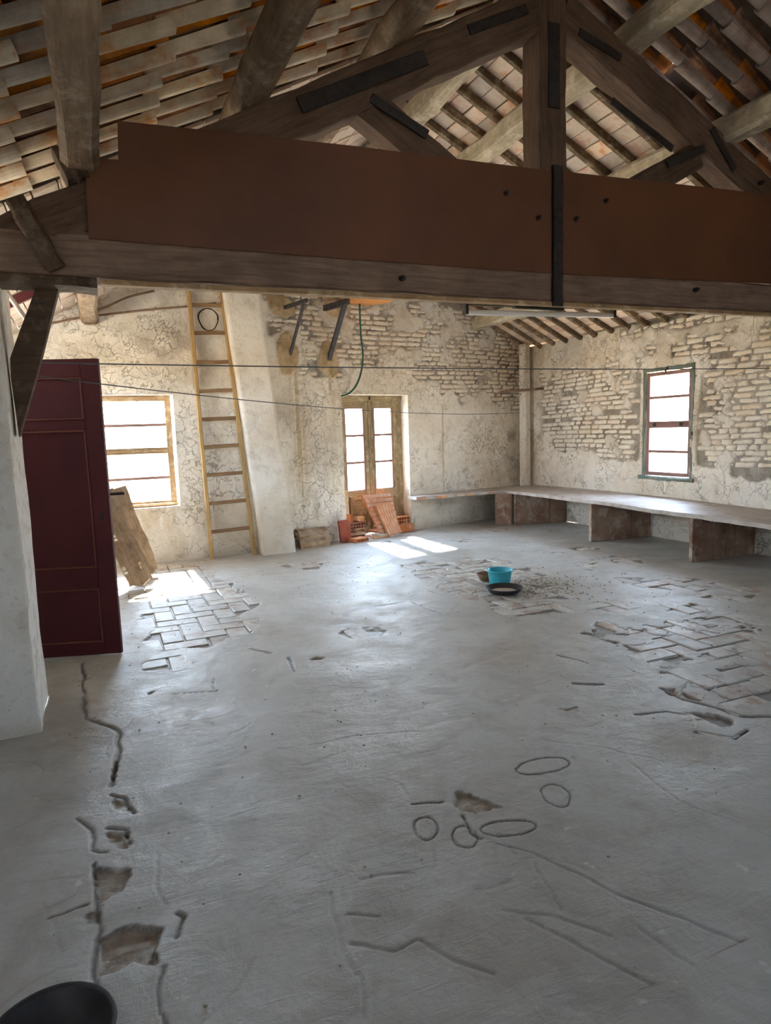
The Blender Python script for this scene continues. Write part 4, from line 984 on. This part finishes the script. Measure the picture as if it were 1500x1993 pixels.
def smooth(pts, n=6):
    P = [Vector(tuple(map(float, p))) for p in pts]; out = []
    for i in range(len(P)-1):
        a, b, c, d = P[max(i-1, 0)], P[i], P[i+1], P[min(i+2, len(P)-1)]
        for k in range(n):
            t = k/n; out.append(0.5*((2*b)+(c-a)*t+(2*a-5*b+4*c-d)*t*t+(3*b-a-3*c+d)*t**3))
    out.append(P[-1]); return out
hp[0][2] = tz+0.01
tag(tube('hose', smooth(hp), 0.013, M['hose'], None, 8), 'dark green hose hanging from the orange tank to the balcony door corner', 'hose')

# ================================================================== BENCH
BZ = 0.53; BT = 0.045
be = root('masonry_bench', (5.72, 6.6, 0), 'long L-shaped dusty masonry bench along the far and right walls', 'bench')
def bench_top():
    cor = (XR, YF)
    ss = np.linspace(0, 1, 220); 
    # strip along the right wall
    Yv = np.linspace(2.6, 8.60, 240); Xv = np.linspace(5.72, XR, 24); XX, YY = np.meshgrid(Xv, Yv)
    XX = XX+0.0; ed = (fbm(YY*6, YY*0+1, 4, 91)-0.5)*0.035; XX = np.where(XX < 5.73, XX+ed, XX)
    top = BZ+(fbm(XX*2, YY*2, 3, 92)-0.5)*0.018+0.012*np.sin(YY*1.1)
    out = []
    X2v = np.linspace(4.20, XR, 110); tv = np.linspace(0, 1, 20); A, T = np.meshgrid(X2v, tv); yw = KY+(A-KX)*SK
    y0 = 8.60; B = y0+(yw-y0)*T; ed2 = (fbm(A*6, A*0+3, 4, 93)-0.5)*0.04; B = np.where((T < 0.01) & (A < 5.72), B+ed2, B)
    top2 = BZ+(fbm(A*2, B*2, 3, 92)-0.5)*0.018+0.012*np.sin(B*1.1)
    for (x, y, z) in ((XX, YY, top), (A, B, top2)):
        nr, nc = x.shape; k = np.ones((nr-1, nc-1), bool); vs = np.stack([x, y, z], -1).reshape(-1, 3); vb = vs.copy(); vb[:, 2] -= BT
        i, j = np.nonzero(k); a = i*nc+j; q = np.stack([a, a+1, a+nc+1, a+nc], 1); n = len(vs)
        rim = []
        for r_ in ([c for c in range(nc)], [(nr-1)*nc+c for c in range(nc)][::-1], [r*nc for r in range(nr)][::-1], [r*nc+nc-1 for r in range(nr)]):
            rim += [[r_[t], r_[t+1], r_[t+1]+n, r_[t]+n][::-1] for t in range(len(r_)-1)]
        out.append((np.concatenate([vs, vb]), q.tolist()+(q[:, ::-1]+n).tolist()+rim))
    return out
for k, (vs, fs) in enumerate(bench_top()):
    o = ob('bench_top', mesh('bench_top', vs.tolist(), fs, M['bench'], False), be)
# broken hollow ceramic edge on the far part
rr = random.Random(3); x = 4.22
while x < 5.45:
    L = rr.uniform(0.10, 0.22)
    if rr.random() < 0.75: cbox('edge_brick', (L, 0.03, 0.028), M['terra'] if rr.random() < .7 else M['terra_pale'], be, (x+L/2, 8.592+rr.uniform(-.006, .004), BZ-0.022+0.012*math.sin(8.6*1.1)), None, 0.004, seed=rr.randrange(4), jit=0.003)
    x += L+0.012
def support(p, q, th, name='bench_support'):
    p = Vector((p[0], p[1], 0)); q = Vector((q[0], q[1], 0)); d = (q-p); L = d.length; d.normalize(); n = Vector((-d.y, d.x, 0))
    k = max(1, round(L/0.27)); 
    sp = bpy.data.objects.new(name, None); reg(sp, be, Matrix.Translation(p)); w_ = L/k; hgt = BZ-BT-0.006+0.004
    for i in range(k):                        # upright ceramic planks with recessed joints
        c = p+d*(w_*(i+0.5)); rot = Matrix((d, n, Vector((0, 0, 1)))).transposed()
        cbox('plank', (w_-0.006, th+rr.uniform(-.004, .004), hgt), M['bench_leg'], sp, (c.x, c.y, hgt/2), rot, 0.006, seed=i, jit=0.002)
support((5.79, 8.43), (6.655, 8.31), 0.05); support((5.735, 6.67), (6.655, 6.56), 0.05); support((5.735, 5.09), (6.655, 5.05), 0.05); support((5.735, 3.5), (6.655, 3.5), 0.05)
support((5.56, 8.62), (5.79, 8.50), 0.04)

# ================================================================== BRICK AND TILE HEAP
def hollow(name, L, W, Hh, nx, nz, m, parent, mw, t=0.009, cols=None):
    """hollow brick: length x (cells run through y); cells in the x-z end face"""
    vs, fs = [], []
    def bx(x0, x1, z0, z1):
        v, f = cbox_data(x1-x0, W, z1-z0, 0.0015); k = len(vs)
        for p in v: vs.append((p[0]+(x0+x1)/2, p[1], p[2]+(z0+z1)/2))
        fs.extend([[i+k for i in q] for q in f])
    for i in range(nz+1): z_ = (Hh-t)*i/nz; bx(-L/2, L/2, z_, z_+t)
    for i in range(nx+1):
        x_ = -L/2+(L-t)*i/nx
        bx(x_, x_+t, t*0.5, Hh-t*0.5)
    return ob(name, mesh(name, vs, fs, m), parent, mw)
def T(p, rz=0.0, rx=0.0, ry=0.0): return Matrix.Translation(Vector(tuple(map(float, p)))) @ Matrix.Rotation(rz, 4, 'Z') @ Matrix.Rotation(rx, 4, 'X') @ Matrix.Rotation(ry, 4, 'Y')
AZ = math.atan(SK); GB = 'broken ceramic pieces heaped before the balcony door'
hs = lambda s, o, z=0.0: np.array([KX, KY, 0])+DV*s+NV*o+np.array([0, 0, z])
# dark red slab bricks standing
sA = (floor_at(668, 1054)-np.array([KX, KY, 0]))
def put(px, py, z=0.0): return floor_at(px, py, z)
p = put(672, 1055); tag(cbox('brick', (0.155, 0.05, 0.30), M['redbrick'], None, (p[0], p[1]+0.02, 0.152), (Matrix.Rotation(AZ-0.15, 3, 'Z') @ Matrix.Rotation(-0.10, 3, 'X') @ Matrix.Rotation(-0.06, 3, 'Y')), 0.004), 'smooth dark red brick standing upright at the left end of the heap', 'brick', GB)
p = put(664, 1052); tag(cbox('brick', (0.15, 0.045, 0.29), M['redbrick'], None, (p[0], p[1]+0.10, 0.15), (Matrix.Rotation(AZ-0.15, 3, 'Z') @ Matrix.Rotation(-0.10, 3, 'X')), 0.004), 'dark red brick standing behind the leftmost upright red brick', 'brick', GB)
# two hollow slabs leaning on the door
def slab(name, corners, th, m, label, ribs):
    """corners: bottom-left, bottom-right, top-right, top-left world points"""
    c = [Vector(tuple(map(float, q))) for q in corners]; x = (c[1]-c[0]).normalized(); n = x.cross(c[3]-c[0]).normalized(); y = n.cross(x)
    if n.y > 0: n = -n
    r = root(name, tuple(c[0]), label, 'brick slab', GB); rg = random.Random(len(label)); body = []
    pts = []
    for i in range(4):
        a_, b_ = c[i], c[(i+1) % 4]
        for k in range(5):
            q = a_.lerp(b_, k/5); d = q-c[0]; pts.append((d.dot(x)+rg.uniform(-.004, .004), d.dot(y)+rg.uniform(-.004, .004)))
    Bs = basis(c[0], x, y, x.cross(y)); sg = 1 if (x.cross(y)).dot(n) > 0 else -1
    prism('slab_body', pts, th, m, r, Bs @ Matrix.Translation((0, 0, 0 if sg > 0 else -th)))
    W_ = (c[1]-c[0]).length; H_ = (c[3]-c[0]).length; z_ = th+0.002 if sg > 0 else -th-0.002
    ex = (c[3]-c[0]); ex = Vector((ex.dot(x), ex.dot(y), 0)).normalized()
    for k in range(ribs[0]):
        f = (k+0.5)/ribs[0]
        o_ = n*(0.002 if True else 0)+Vector((0, 0, 0)); face = n*0.0
        if ribs[1] == 'v': p0, p1 = c[0].lerp(c[1], f), c[3].lerp(c[2], f)
        else: p0, p1 = c[0].lerp(c[3], f), c[1].lerp(c[2], f)
        q0 = p0.lerp(p1, 0.02)+n*(th+0.002); q1 = p0.lerp(p1, 0.97)+n*(th+0.002); p0, p1 = q0, q1
        timber('rib', p0, p1, W_/ribs[0]*0.62 if ribs[1] == 'v' else H_/ribs[0]*0.70, 0.005, M['slab_rib'], r, up=tuple(n), jit=0.0008, seg=5, ch=0.0015, seed=k)
    return r
def on_lean(px, py, o0, k):
    """point on a plane leaning toward the wall: offset o = o0 + k*z"""
    n = NV-np.array([0, 0, k]); return plane(px, py, np.array([KX, KY, 0])+NV*o0, n)
slab('brick_slab', [on_lean(*q, -0.22, 0.42) for q in ((738, 1040), (776, 1036), (759, 960), (701, 965))], 0.035, M['terra'], 'large ridged ceramic slab leaning on the balcony door, behind the narrower one', (9, 'h'))
slab('brick_slab', [on_lean(*q, -0.30, 0.42) for q in ((755, 1044), (779, 1037), (757, 978), (728, 985))], 0.035, M['terra'], 'narrow ridged ceramic slab leaning in front of the larger slab', (6, 'v'))
# right: two orange bricks stacked at the reveal
p = put(795, 1034); c = hs((p-np.array([KX, KY, 0])) @ DV-0.06, 0.0)
tag(cbox('brick', (0.30, 0.14, 0.115), M['terra'], None, (c[0], c[1]-0.02, 0.060), rotz(AZ-0.05), 0.006), 'long orange brick lying on the floor at the right reveal of the balcony door', 'brick', GB)
bb = hollow('hollow_brick', 0.25, 0.14, 0.11, 5, 2, M['terra'], None, T((c[0]-0.04, c[1]-0.00, 0.120), AZ-0.02)); tag(bb, 'orange hollow brick on top of the brick at the right reveal', 'brick', GB)
# left: stack of hollow bricks
def lay(px, py, z, L, W, Hh, cells, m, label, rz=0.0, back=0.0, rx=0.0):
    q = plane(px, py, (0, 0, z), (0, 0, 1)); q = q+NV*back
    return tag(hollow('hollow_brick', L, W, Hh, cells[0], cells[1], m, None, T((q[0], q[1], z), AZ+rz, rx)), label, 'brick', GB)
lay(700, 1054, 0.002, 0.24, 0.16, 0.05, (6, 1), M['terra'], 'flat hollow brick on the floor at the bottom of the left stack', 0.15, 0.03)
lay(697, 1041, 0.055, 0.25, 0.16, 0.022, (3, 1), M['terra_pale'], 'thin mortar-caked ceramic sheet second from the bottom of the left stack', -0.1, 0.05)
lay(700, 1035, 0.080, 0.22, 0.15, 0.05, (6, 1), M['terra_pale'], 'flat hollow brick with pale mortar in the middle of the left stack', 0.25, 0.05)
for k, (px, py, z, L, m, lb) in enumerate([(697, 1026, 0.134, 0.20, 'white_piece', 'white glazed shard on the middle of the left stack'), (699, 1020, 0.157, 0.16, 'mortar_grey', 'grey broken shard on the white glazed shard'), (703, 1012, 0.18, 0.19, 'mortar', 'pale mortar lump topping the left stack')]):
    q = plane(px, py, (0, 0, z), (0, 0, 1)); tag(cbox('shard', (L, 0.13, 0.021 if k < 2 else 0.038), M[m], None, (q[0], q[1]+0.03, z+(0.012 if k < 2 else 0.02)), rotz(AZ-0.2+0.25*k), 0.006, seed=k, jit=0.006), lb, 'shard', GB)
# behind: higher hollow bricks at the left reveal
q = hs(D2[0]+0.22, 0.10); 
tag(hollow('hollow_brick', 0.26, 0.12, 0.11, 5, 2, M['terra'], None, T((q[0], q[1], 0.001), AZ-0.02)), 'hollow brick hidden low behind the left stack', 'brick', GB)
q = hs(D2[0]+0.22, 0.09)
tag(hollow('hollow_brick', 0.28, 0.14, 0.105, 6, 2, M['terra'], None, T((q[0], q[1], 0.114), AZ+0.05)), 'big hollow brick with two rows of cells above the left stack', 'brick', GB)
q = hs(D2[0]+0.09, 0.09)
tag(cbox('brick', (0.12, 0.10, 0.12), M['terra'], None, (q[0], q[1], 0.285), rotz(AZ), 0.005), 'small orange brick on the big hollow brick by the left reveal', 'brick', GB)
q = hs(D2[0]+0.27, 0.08)
tag(cbox('brick', (0.15, 0.12, 0.07), M['terra_pale'], None, (q[0], q[1], 0.262), (Matrix.Rotation(AZ+0.2, 3, 'Z') @ Matrix.Rotation(0.12, 3, 'Y')), 0.008, seed=4, jit=0.006), 'yellowish broken brick lying tilted on the big hollow brick', 'brick', GB)
q = hs(D2[0]+0.04, 0.05)
tag(cbox('brick', (0.085, 0.05, 0.33), M['terra_pale'], None, (q[0], q[1]+0.0, 0.345+0.17), (Matrix.Rotation(AZ, 3, 'Z') @ Matrix.Rotation(-0.05, 3, 'X')), 0.006, seed=5, jit=0.003), 'narrow pale ceramic strip standing upright in the left door corner', 'brick', GB)
q = hs(D2[0]+0.135, 0.07)
tag(cbox('board', (0.03, 0.06, 0.36), M['rung'], None, (q[0], q[1], 0.22+0.19), (Matrix.Rotation(AZ, 3, 'Z') @ Matrix.Rotation(0.06, 3, 'Y')), 0.004), 'thin brown wooden stick upright beside the pale ceramic strip', 'board', GB)
# middle stack: white-topped fragments
mid = [(742, 1047, 0.001, 0.25, 0.024, 'terra_pale', 'pale thin ceramic sheet at the bottom of the middle pile'), (745, 1043, 0.028, 0.21, 0.03, 'mortar', 'mortar-caked piece second in the middle pile'),
       (735, 1036, 0.062, 0.20, 0.034, 'terra', 'orange broken piece third in the middle pile'), (731, 1024, 0.10, 0.21, 0.018, 'white_piece', 'flat white glazed tile on top of the middle pile')]
for k, (px, py, z, L, hh, m, lb) in enumerate(mid):
    q = plane(px, py, (0, 0, z), (0, 0, 1)); tag(cbox('fragment', (L, 0.17, hh), M[m], None, (q[0], q[1]+0.06, z+hh/2), (Matrix.Rotation(AZ+0.15*(k-1), 3, 'Z') @ Matrix.Rotation(0.03*(k % 2), 3, 'Y')), 0.006, seed=k+7, jit=0.004), lb, 'fragment', GB)
# old canal tiles nested and lying by the pilaster
cA, cB = floor_at(580, 1072), floor_at(648, 1062)
ax = Vector(tuple(cB-cA)).normalized(); L_ = 0.44
for k in range(6):
    me = arc_mesh('canal_tile', L_, 0.115, 0.10, 0.016, True, M['canal'], k+40)
    if k < 3: zd = Vector((0, -0.75+0.1*k, 0.65)).normalized(); base = Vector(tuple(cA))+Vector((0.04+0.02*(k % 2), 0.13+0.012*k, 0.062+0.022*k))
    else: zd = Vector((0, 0.35-0.12*(k-3), 1)).normalized(); base = Vector(tuple(cA))+Vector((0.02+0.02*(k % 2), 0.215, 0.075+0.033*(k-2)))
    zd = (zd-ax*zd.dot(ax)).normalized(); yd2 = zd.cross(ax).normalized()
    tag(ob('canal_tile', me, None, basis(base, ax, yd2, zd)), ['canal roof tile at the very bottom of the nested stack by the pilaster', 'second canal tile from the floor in the nested stack', 'third canal tile from the floor in the nested stack', 'fourth canal tile from the floor in the nested stack', 'canal tile just under the top one of the nested stack', 'dusty canal tile on top of the nested stack by the pilaster'][k], 'roof tile', 'nested canal tiles by the pilaster')

# ================================================================== PLANKS BEHIND THE DOOR
def plank(name, a0, a1, wd, th, nrm, label, holes=(), seed=0):
    a0 = Vector(tuple(map(float, a0))); a1 = Vector(tuple(map(float, a1))); x = (a1-a0).normalized(); L = (a1-a0).length
    n = Vector(nrm); n = (n-x*n.dot(x)).normalized(); y = n.cross(x); r = random.Random(seed)
    NX, NY = 28, 7; Xg = np.linspace(0, L, NX); Yg = np.linspace(-wd/2, wd/2, NY); vs = []; fs = []
    for s in (0, 1):
        for i, u in enumerate(Xg):
            for j, v in enumerate(Yg):
                e_ = 0.0
                if j in (0, NY-1): e_ = (fbm(np.array(u*5), np.array(seed+j), 3, 6)-0.5)*0.05
                cut = 0.0
                if i == 0: cut = 0.10*abs(v)/wd*1.2
                vs.append((u+cut, v+float(e_)*(1 if j else -1), (th/2 if s else -th/2)+r.uniform(-.002, .002)))
    n_ = NX*NY
    for i in range(NX-1):
        for j in range(NY-1):
            if any(abs(Xg[i]-h[0]) < 0.035 and j == h[1] for h in holes): 
                a = i*NY+j; fs += [[a, a+1, a+1+n_, a+n_], [a+1, a+1+NY, a+1+NY+n_, a+1+n_], [a+1+NY, a+NY, a+NY+n_, a+1+NY+n_], [a+NY, a, a+n_, a+NY+n_]]; continue
            a = i*NY+j; fs.append([a, a+1, a+NY+1, a+NY][::-1]); fs.append([a+n_, a+1+n_, a+NY+1+n_, a+NY+n_])
    for i in range(NX-1):
        a = i*NY; fs.append([a, a+NY, a+NY+n_, a+n_]); a = i*NY+NY-1; fs.append([a, a+n_, a+NY+n_, a+NY])
    for j in range(NY-1):
        fs.append([j, j+n_, j+1+n_, j+1]); a = (NX-1)*NY+j; fs.append([a, a+1, a+1+n_, a+n_])
    o = ob(name, mesh(name, vs, fs, M['plank']), None, basis(a0, x, y, n)); return tag(o, label, 'plank', 'old planks behind the red door')
b0 = floor_at(279, 1146); t0 = atY(196, 958, 7.45)
pk = plank('plank', b0+np.array([0, 0, 0.035]), t0, 0.24, 0.045, (0.15, -1, 0.3), 'worn holed plank leaning behind the red door, nearer the camera', [(0.17, 1), (0.17, 5), (0.55, 4)], 1)
b0 = floor_at(297, 1124); t0 = atY(228, 950, 7.75)
plank('plank', b0+np.array([0, 0.03, 0.03]), t0, 0.16, 0.035, (0.15, -1, 0.3), 'narrower plank leaning just behind the holed plank', [], 2)

# ================================================================== POTS ON THE FLOOR
p = floor_at(984, 1141); r_ = 0.118
bk = lathe('blue_pot', [(0.02, 0.0), (r_*0.80, 0.0), (r_*0.84, 0.012), (r_*0.97, 0.118), (r_*1.02, 0.128), (r_*1.13, 0.131), (r_*1.14, 0.138), (r_*1.04, 0.143), (r_*0.97, 0.138), (r_*0.90, 0.09), (r_*0.78, 0.012), (0.02, 0.010)], M['blue'], None, (p[0]-0.0, p[1]+0.10, 0.004), 48)
tag(bk, 'turquoise plastic pot standing on the floor between the black pan and the clay dish', 'pot')
p = floor_at(997, 1160); r_ = 0.165
pan = root('black_pan', (p[0], p[1]+0.13, 0.004), 'shallow black pan with dry grit on the floor before the turquoise pot', 'pan')
lathe('pan_body', [(0.02, 0.0), (r_*0.74, 0.0), (r_*0.80, 0.006), (r_*1.0, 0.048), (r_*1.03, 0.050), (r_*1.0, 0.053), (r_*0.95, 0.046), (r_*0.76, 0.010), (0.02, 0.009)], M['black'], pan, (p[0], p[1]+0.13, 0.004), 48)
o = lathe('grit_layer', [(0.02, 0.0), (r_*0.74, 0.0), (r_*0.76, 0.004), (r_*0.60, 0.010), (r_*0.3, 0.007), (0.01, 0.010)], M['grit'], pan, (p[0], p[1]+0.13, 0.0135), 30, wob=0.03); tag(o, kind='stuff')
p = floor_at(951, 1132); r_ = 0.098
tag(lathe('clay_dish', [(0.02, 0), (r_*0.70, 0), (r_*0.76, 0.008), (r_*0.97, 0.052), (r_*1.05, 0.058), (r_*1.03, 0.068), (r_*0.93, 0.064), (r_*0.72, 0.014), (0.02, 0.012)], M['brownpot'], None, (p[0]+0.02, p[1]+0.06, 0.004), 40), 'small brown clay dish half hidden behind the turquoise pot', 'dish')
p = plane(84, 1929, (0, 0, 0.09), (0, 0, 1)); _h = Vector((p[0], p[1], 0)).normalized()*0.155; p = p-np.array(_h)
bwl = lathe('black_bowl', [(0.03, 0), (0.10, 0), (0.118, 0.01), (0.148, 0.085), (0.154, 0.09), (0.150, 0.096), (0.140, 0.088), (0.104, 0.014), (0.02, 0.012)], M['black'], None, (p[0], p[1], 0.004), 56)
tag(bwl, 'black bowl cut off by the bottom left corner of the picture', 'bowl')
# crumbs around the pots
vs, fs = [], []; rr = random.Random(77)
for k in range(420):
    a = rr.gauss(0, 1); b = rr.gauss(0, 1); cx, cy = 3.66+a*0.30, 4.98+b*0.22; s = rr.uniform(0.003, 0.009)
    if math.hypot(cx-pan.location.x, cy-pan.location.y) < 0.175 or math.hypot(cx-bk.matrix_local.translation.x, cy-bk.matrix_local.translation.y) < 0.13: continue
    v, f = cbox_data(s*2, s*1.5, s, s*0.3); k0 = len(vs); ca, sa = math.cos(a*9), math.sin(a*9)
    vs += [(q[0]*ca-q[1]*sa+cx, q[0]*sa+q[1]*ca+cy, q[2]+s/2+0.002) for q in v]; fs += [[i+k0 for i in q] for q in f]
for k in range(500):
    cx, cy = rr.uniform(-0.5, 5.4), rr.uniform(1.6, 8.0); s = rr.uniform(0.002, 0.006)
    v, f = cbox_data(s*2, s*1.6, s, s*0.3); k0 = len(vs); vs += [(q[0]+cx, q[1]+cy, q[2]+s/2+0.002) for q in v]; fs += [[i+k0 for i in q] for q in f]
tag(ob('floor_crumbs', mesh('floor_crumbs', vs, fs, M['grit'])), 'dry crumbs and grit scattered on the floor around the pots', 'debris', kind='stuff')

# ================================================================== LAMP, WIRES, ROD, CONDUITS
la_, lb_ = atY(906, 608, YT+0.24), atY(1193, 614, YT+0.24)
lm = root('fluorescent_lamp', tuple((la_+lb_)/2), 'long unlit white fluorescent tube hanging under the truss beam', 'lamp')
tube('lamp_tube', [la_, la_*0.5+lb_*0.5, lb_], 0.019, M['tube'], lm, 14)
for q in (la_, lb_):
    cbox('lamp_holder', (0.022, 0.05, 0.075), M['iron'], lm, (q[0], q[1], q[2]+0.022), None, 0.004)
hc = la_*0.45+lb_*0.55; cbox('ballast', (0.42, 0.05, 0.022), M['iron'], lm, (hc[0]-0.12, hc[1]-0.02, hc[2]+0.036), None, 0.005)
timber('lamp_batten', la_+np.array([0, 0, 0.055]), lb_+np.array([0, 0, 0.055]), 0.045, 0.02, M['timber_dark'], lm, jit=0.001, seg=4, ch=0.003)
def sag(a, b, s, n=26):
    a = Vector(tuple(map(float, a))); b = Vector(tuple(map(float, b))); return [a.lerp(b, i/n)-Vector((0, 0, s*4*(i/n)*(1-i/n))) for i in range(n+1)]
A = atX(1500, 717, XR-0.0); Bp = np.array([-0.35, 4.1, 2.0])
A2 = atY(70, 706, 4.4)
tag(tube('clothesline', sag(A2, np.array([XR-0.02, A[1], A[2]]), 0.02), 0.004, M['wire'], None, 6), 'upper blue-grey clothesline stretched across the room from brace to right wall', 'wire')
A2 = atY(70, 732, 4.35); E_ = frp(1010, 803, -0.05)
tag(tube('clothesline', sag(A2, E_, 0.10), 0.0035, M['wire'], None, 6), 'lower sagging clothesline running to the far corner past the balcony door', 'wire')
ra, rb = frp(973, 763, -0.10), atX(1058, 756, XR-0.02)
tag(tube('corner_rod', [ra, rb], 0.020, M['cable'], None, 8), 'short rusty rod spanning the far right corner above the bench', 'rod')
c1 = [atY(x, y, KY-0.035) for x, y in ((36, 632), (100, 629), (160, 618), (280, 604), (372, 596), (420, 590))]
tag(tube('conduit', smooth(c1, 4), 0.012, M['cable'], None, 7), 'lower brown conduit running along the far wall above window and ladder', 'pipe')
c2 = [atY(x, y, KY-0.035) for x, y in ((160, 613), (205, 598), (250, 578), (300, 566))]
tag(tube('conduit', smooth(c2, 4), 0.012, M['cable'], None, 7), 'upper brown conduit branching upward on the far wall left of the ladder', 'pipe')
# things high up between pier and far wall, left edge
tag(tube('white_pole', [atY(2, 553, 5.2), atY(54, 626, 5.2)], 0.016, M['whitepole'], None, 8), 'slim white pole slanting behind the pier at the left picture edge', 'pole')
tag(timber('white_strip', atY(13, 640, 4.32), atY(24, 720, 4.32), 0.022, 0.022, M['whitepole'], None, up=(0, 1, 0), jit=0.001, seg=6, ch=0.005), 'white painted lath hanging behind the pier beside the knee brace', 'lath')
tag(timber('crimson_beam', atY(-60, 625, 6.3), atY(80, 562, 6.3), 0.06, 0.075, M['crimson'], None, jit=0.001, seg=6, ch=0.006), 'dark crimson painted beam slanting up behind the knee brace', 'beam')
tag(tube('cream_pipe', [atY(-50, 607, 6.35), atY(28, 577, 6.35), atY(82, 554, 6.35)], 0.024, M['whitepole'], None, 10), 'cream pipe lying along the crimson beam behind the brace', 'pipe')

rc = atY(404, 622, KY-0.05)
vs, fs = tube_data([(rc[0]+(0.115+0.01*math.sin(3*t))*math.cos(t)+0.01*k_*0.02, rc[1]-0.004*(k_ % 5), rc[2]+0.13*math.sin(t)) for k_, t in enumerate([2*math.pi*i/24 for i in range(66)])], 0.0045, 6)
tag(ob('wire_coil', mesh('wire_coil', vs, fs, M['iron'], True)), 'loose dark wire coil hanging on the far wall behind the ladder top', 'wire')
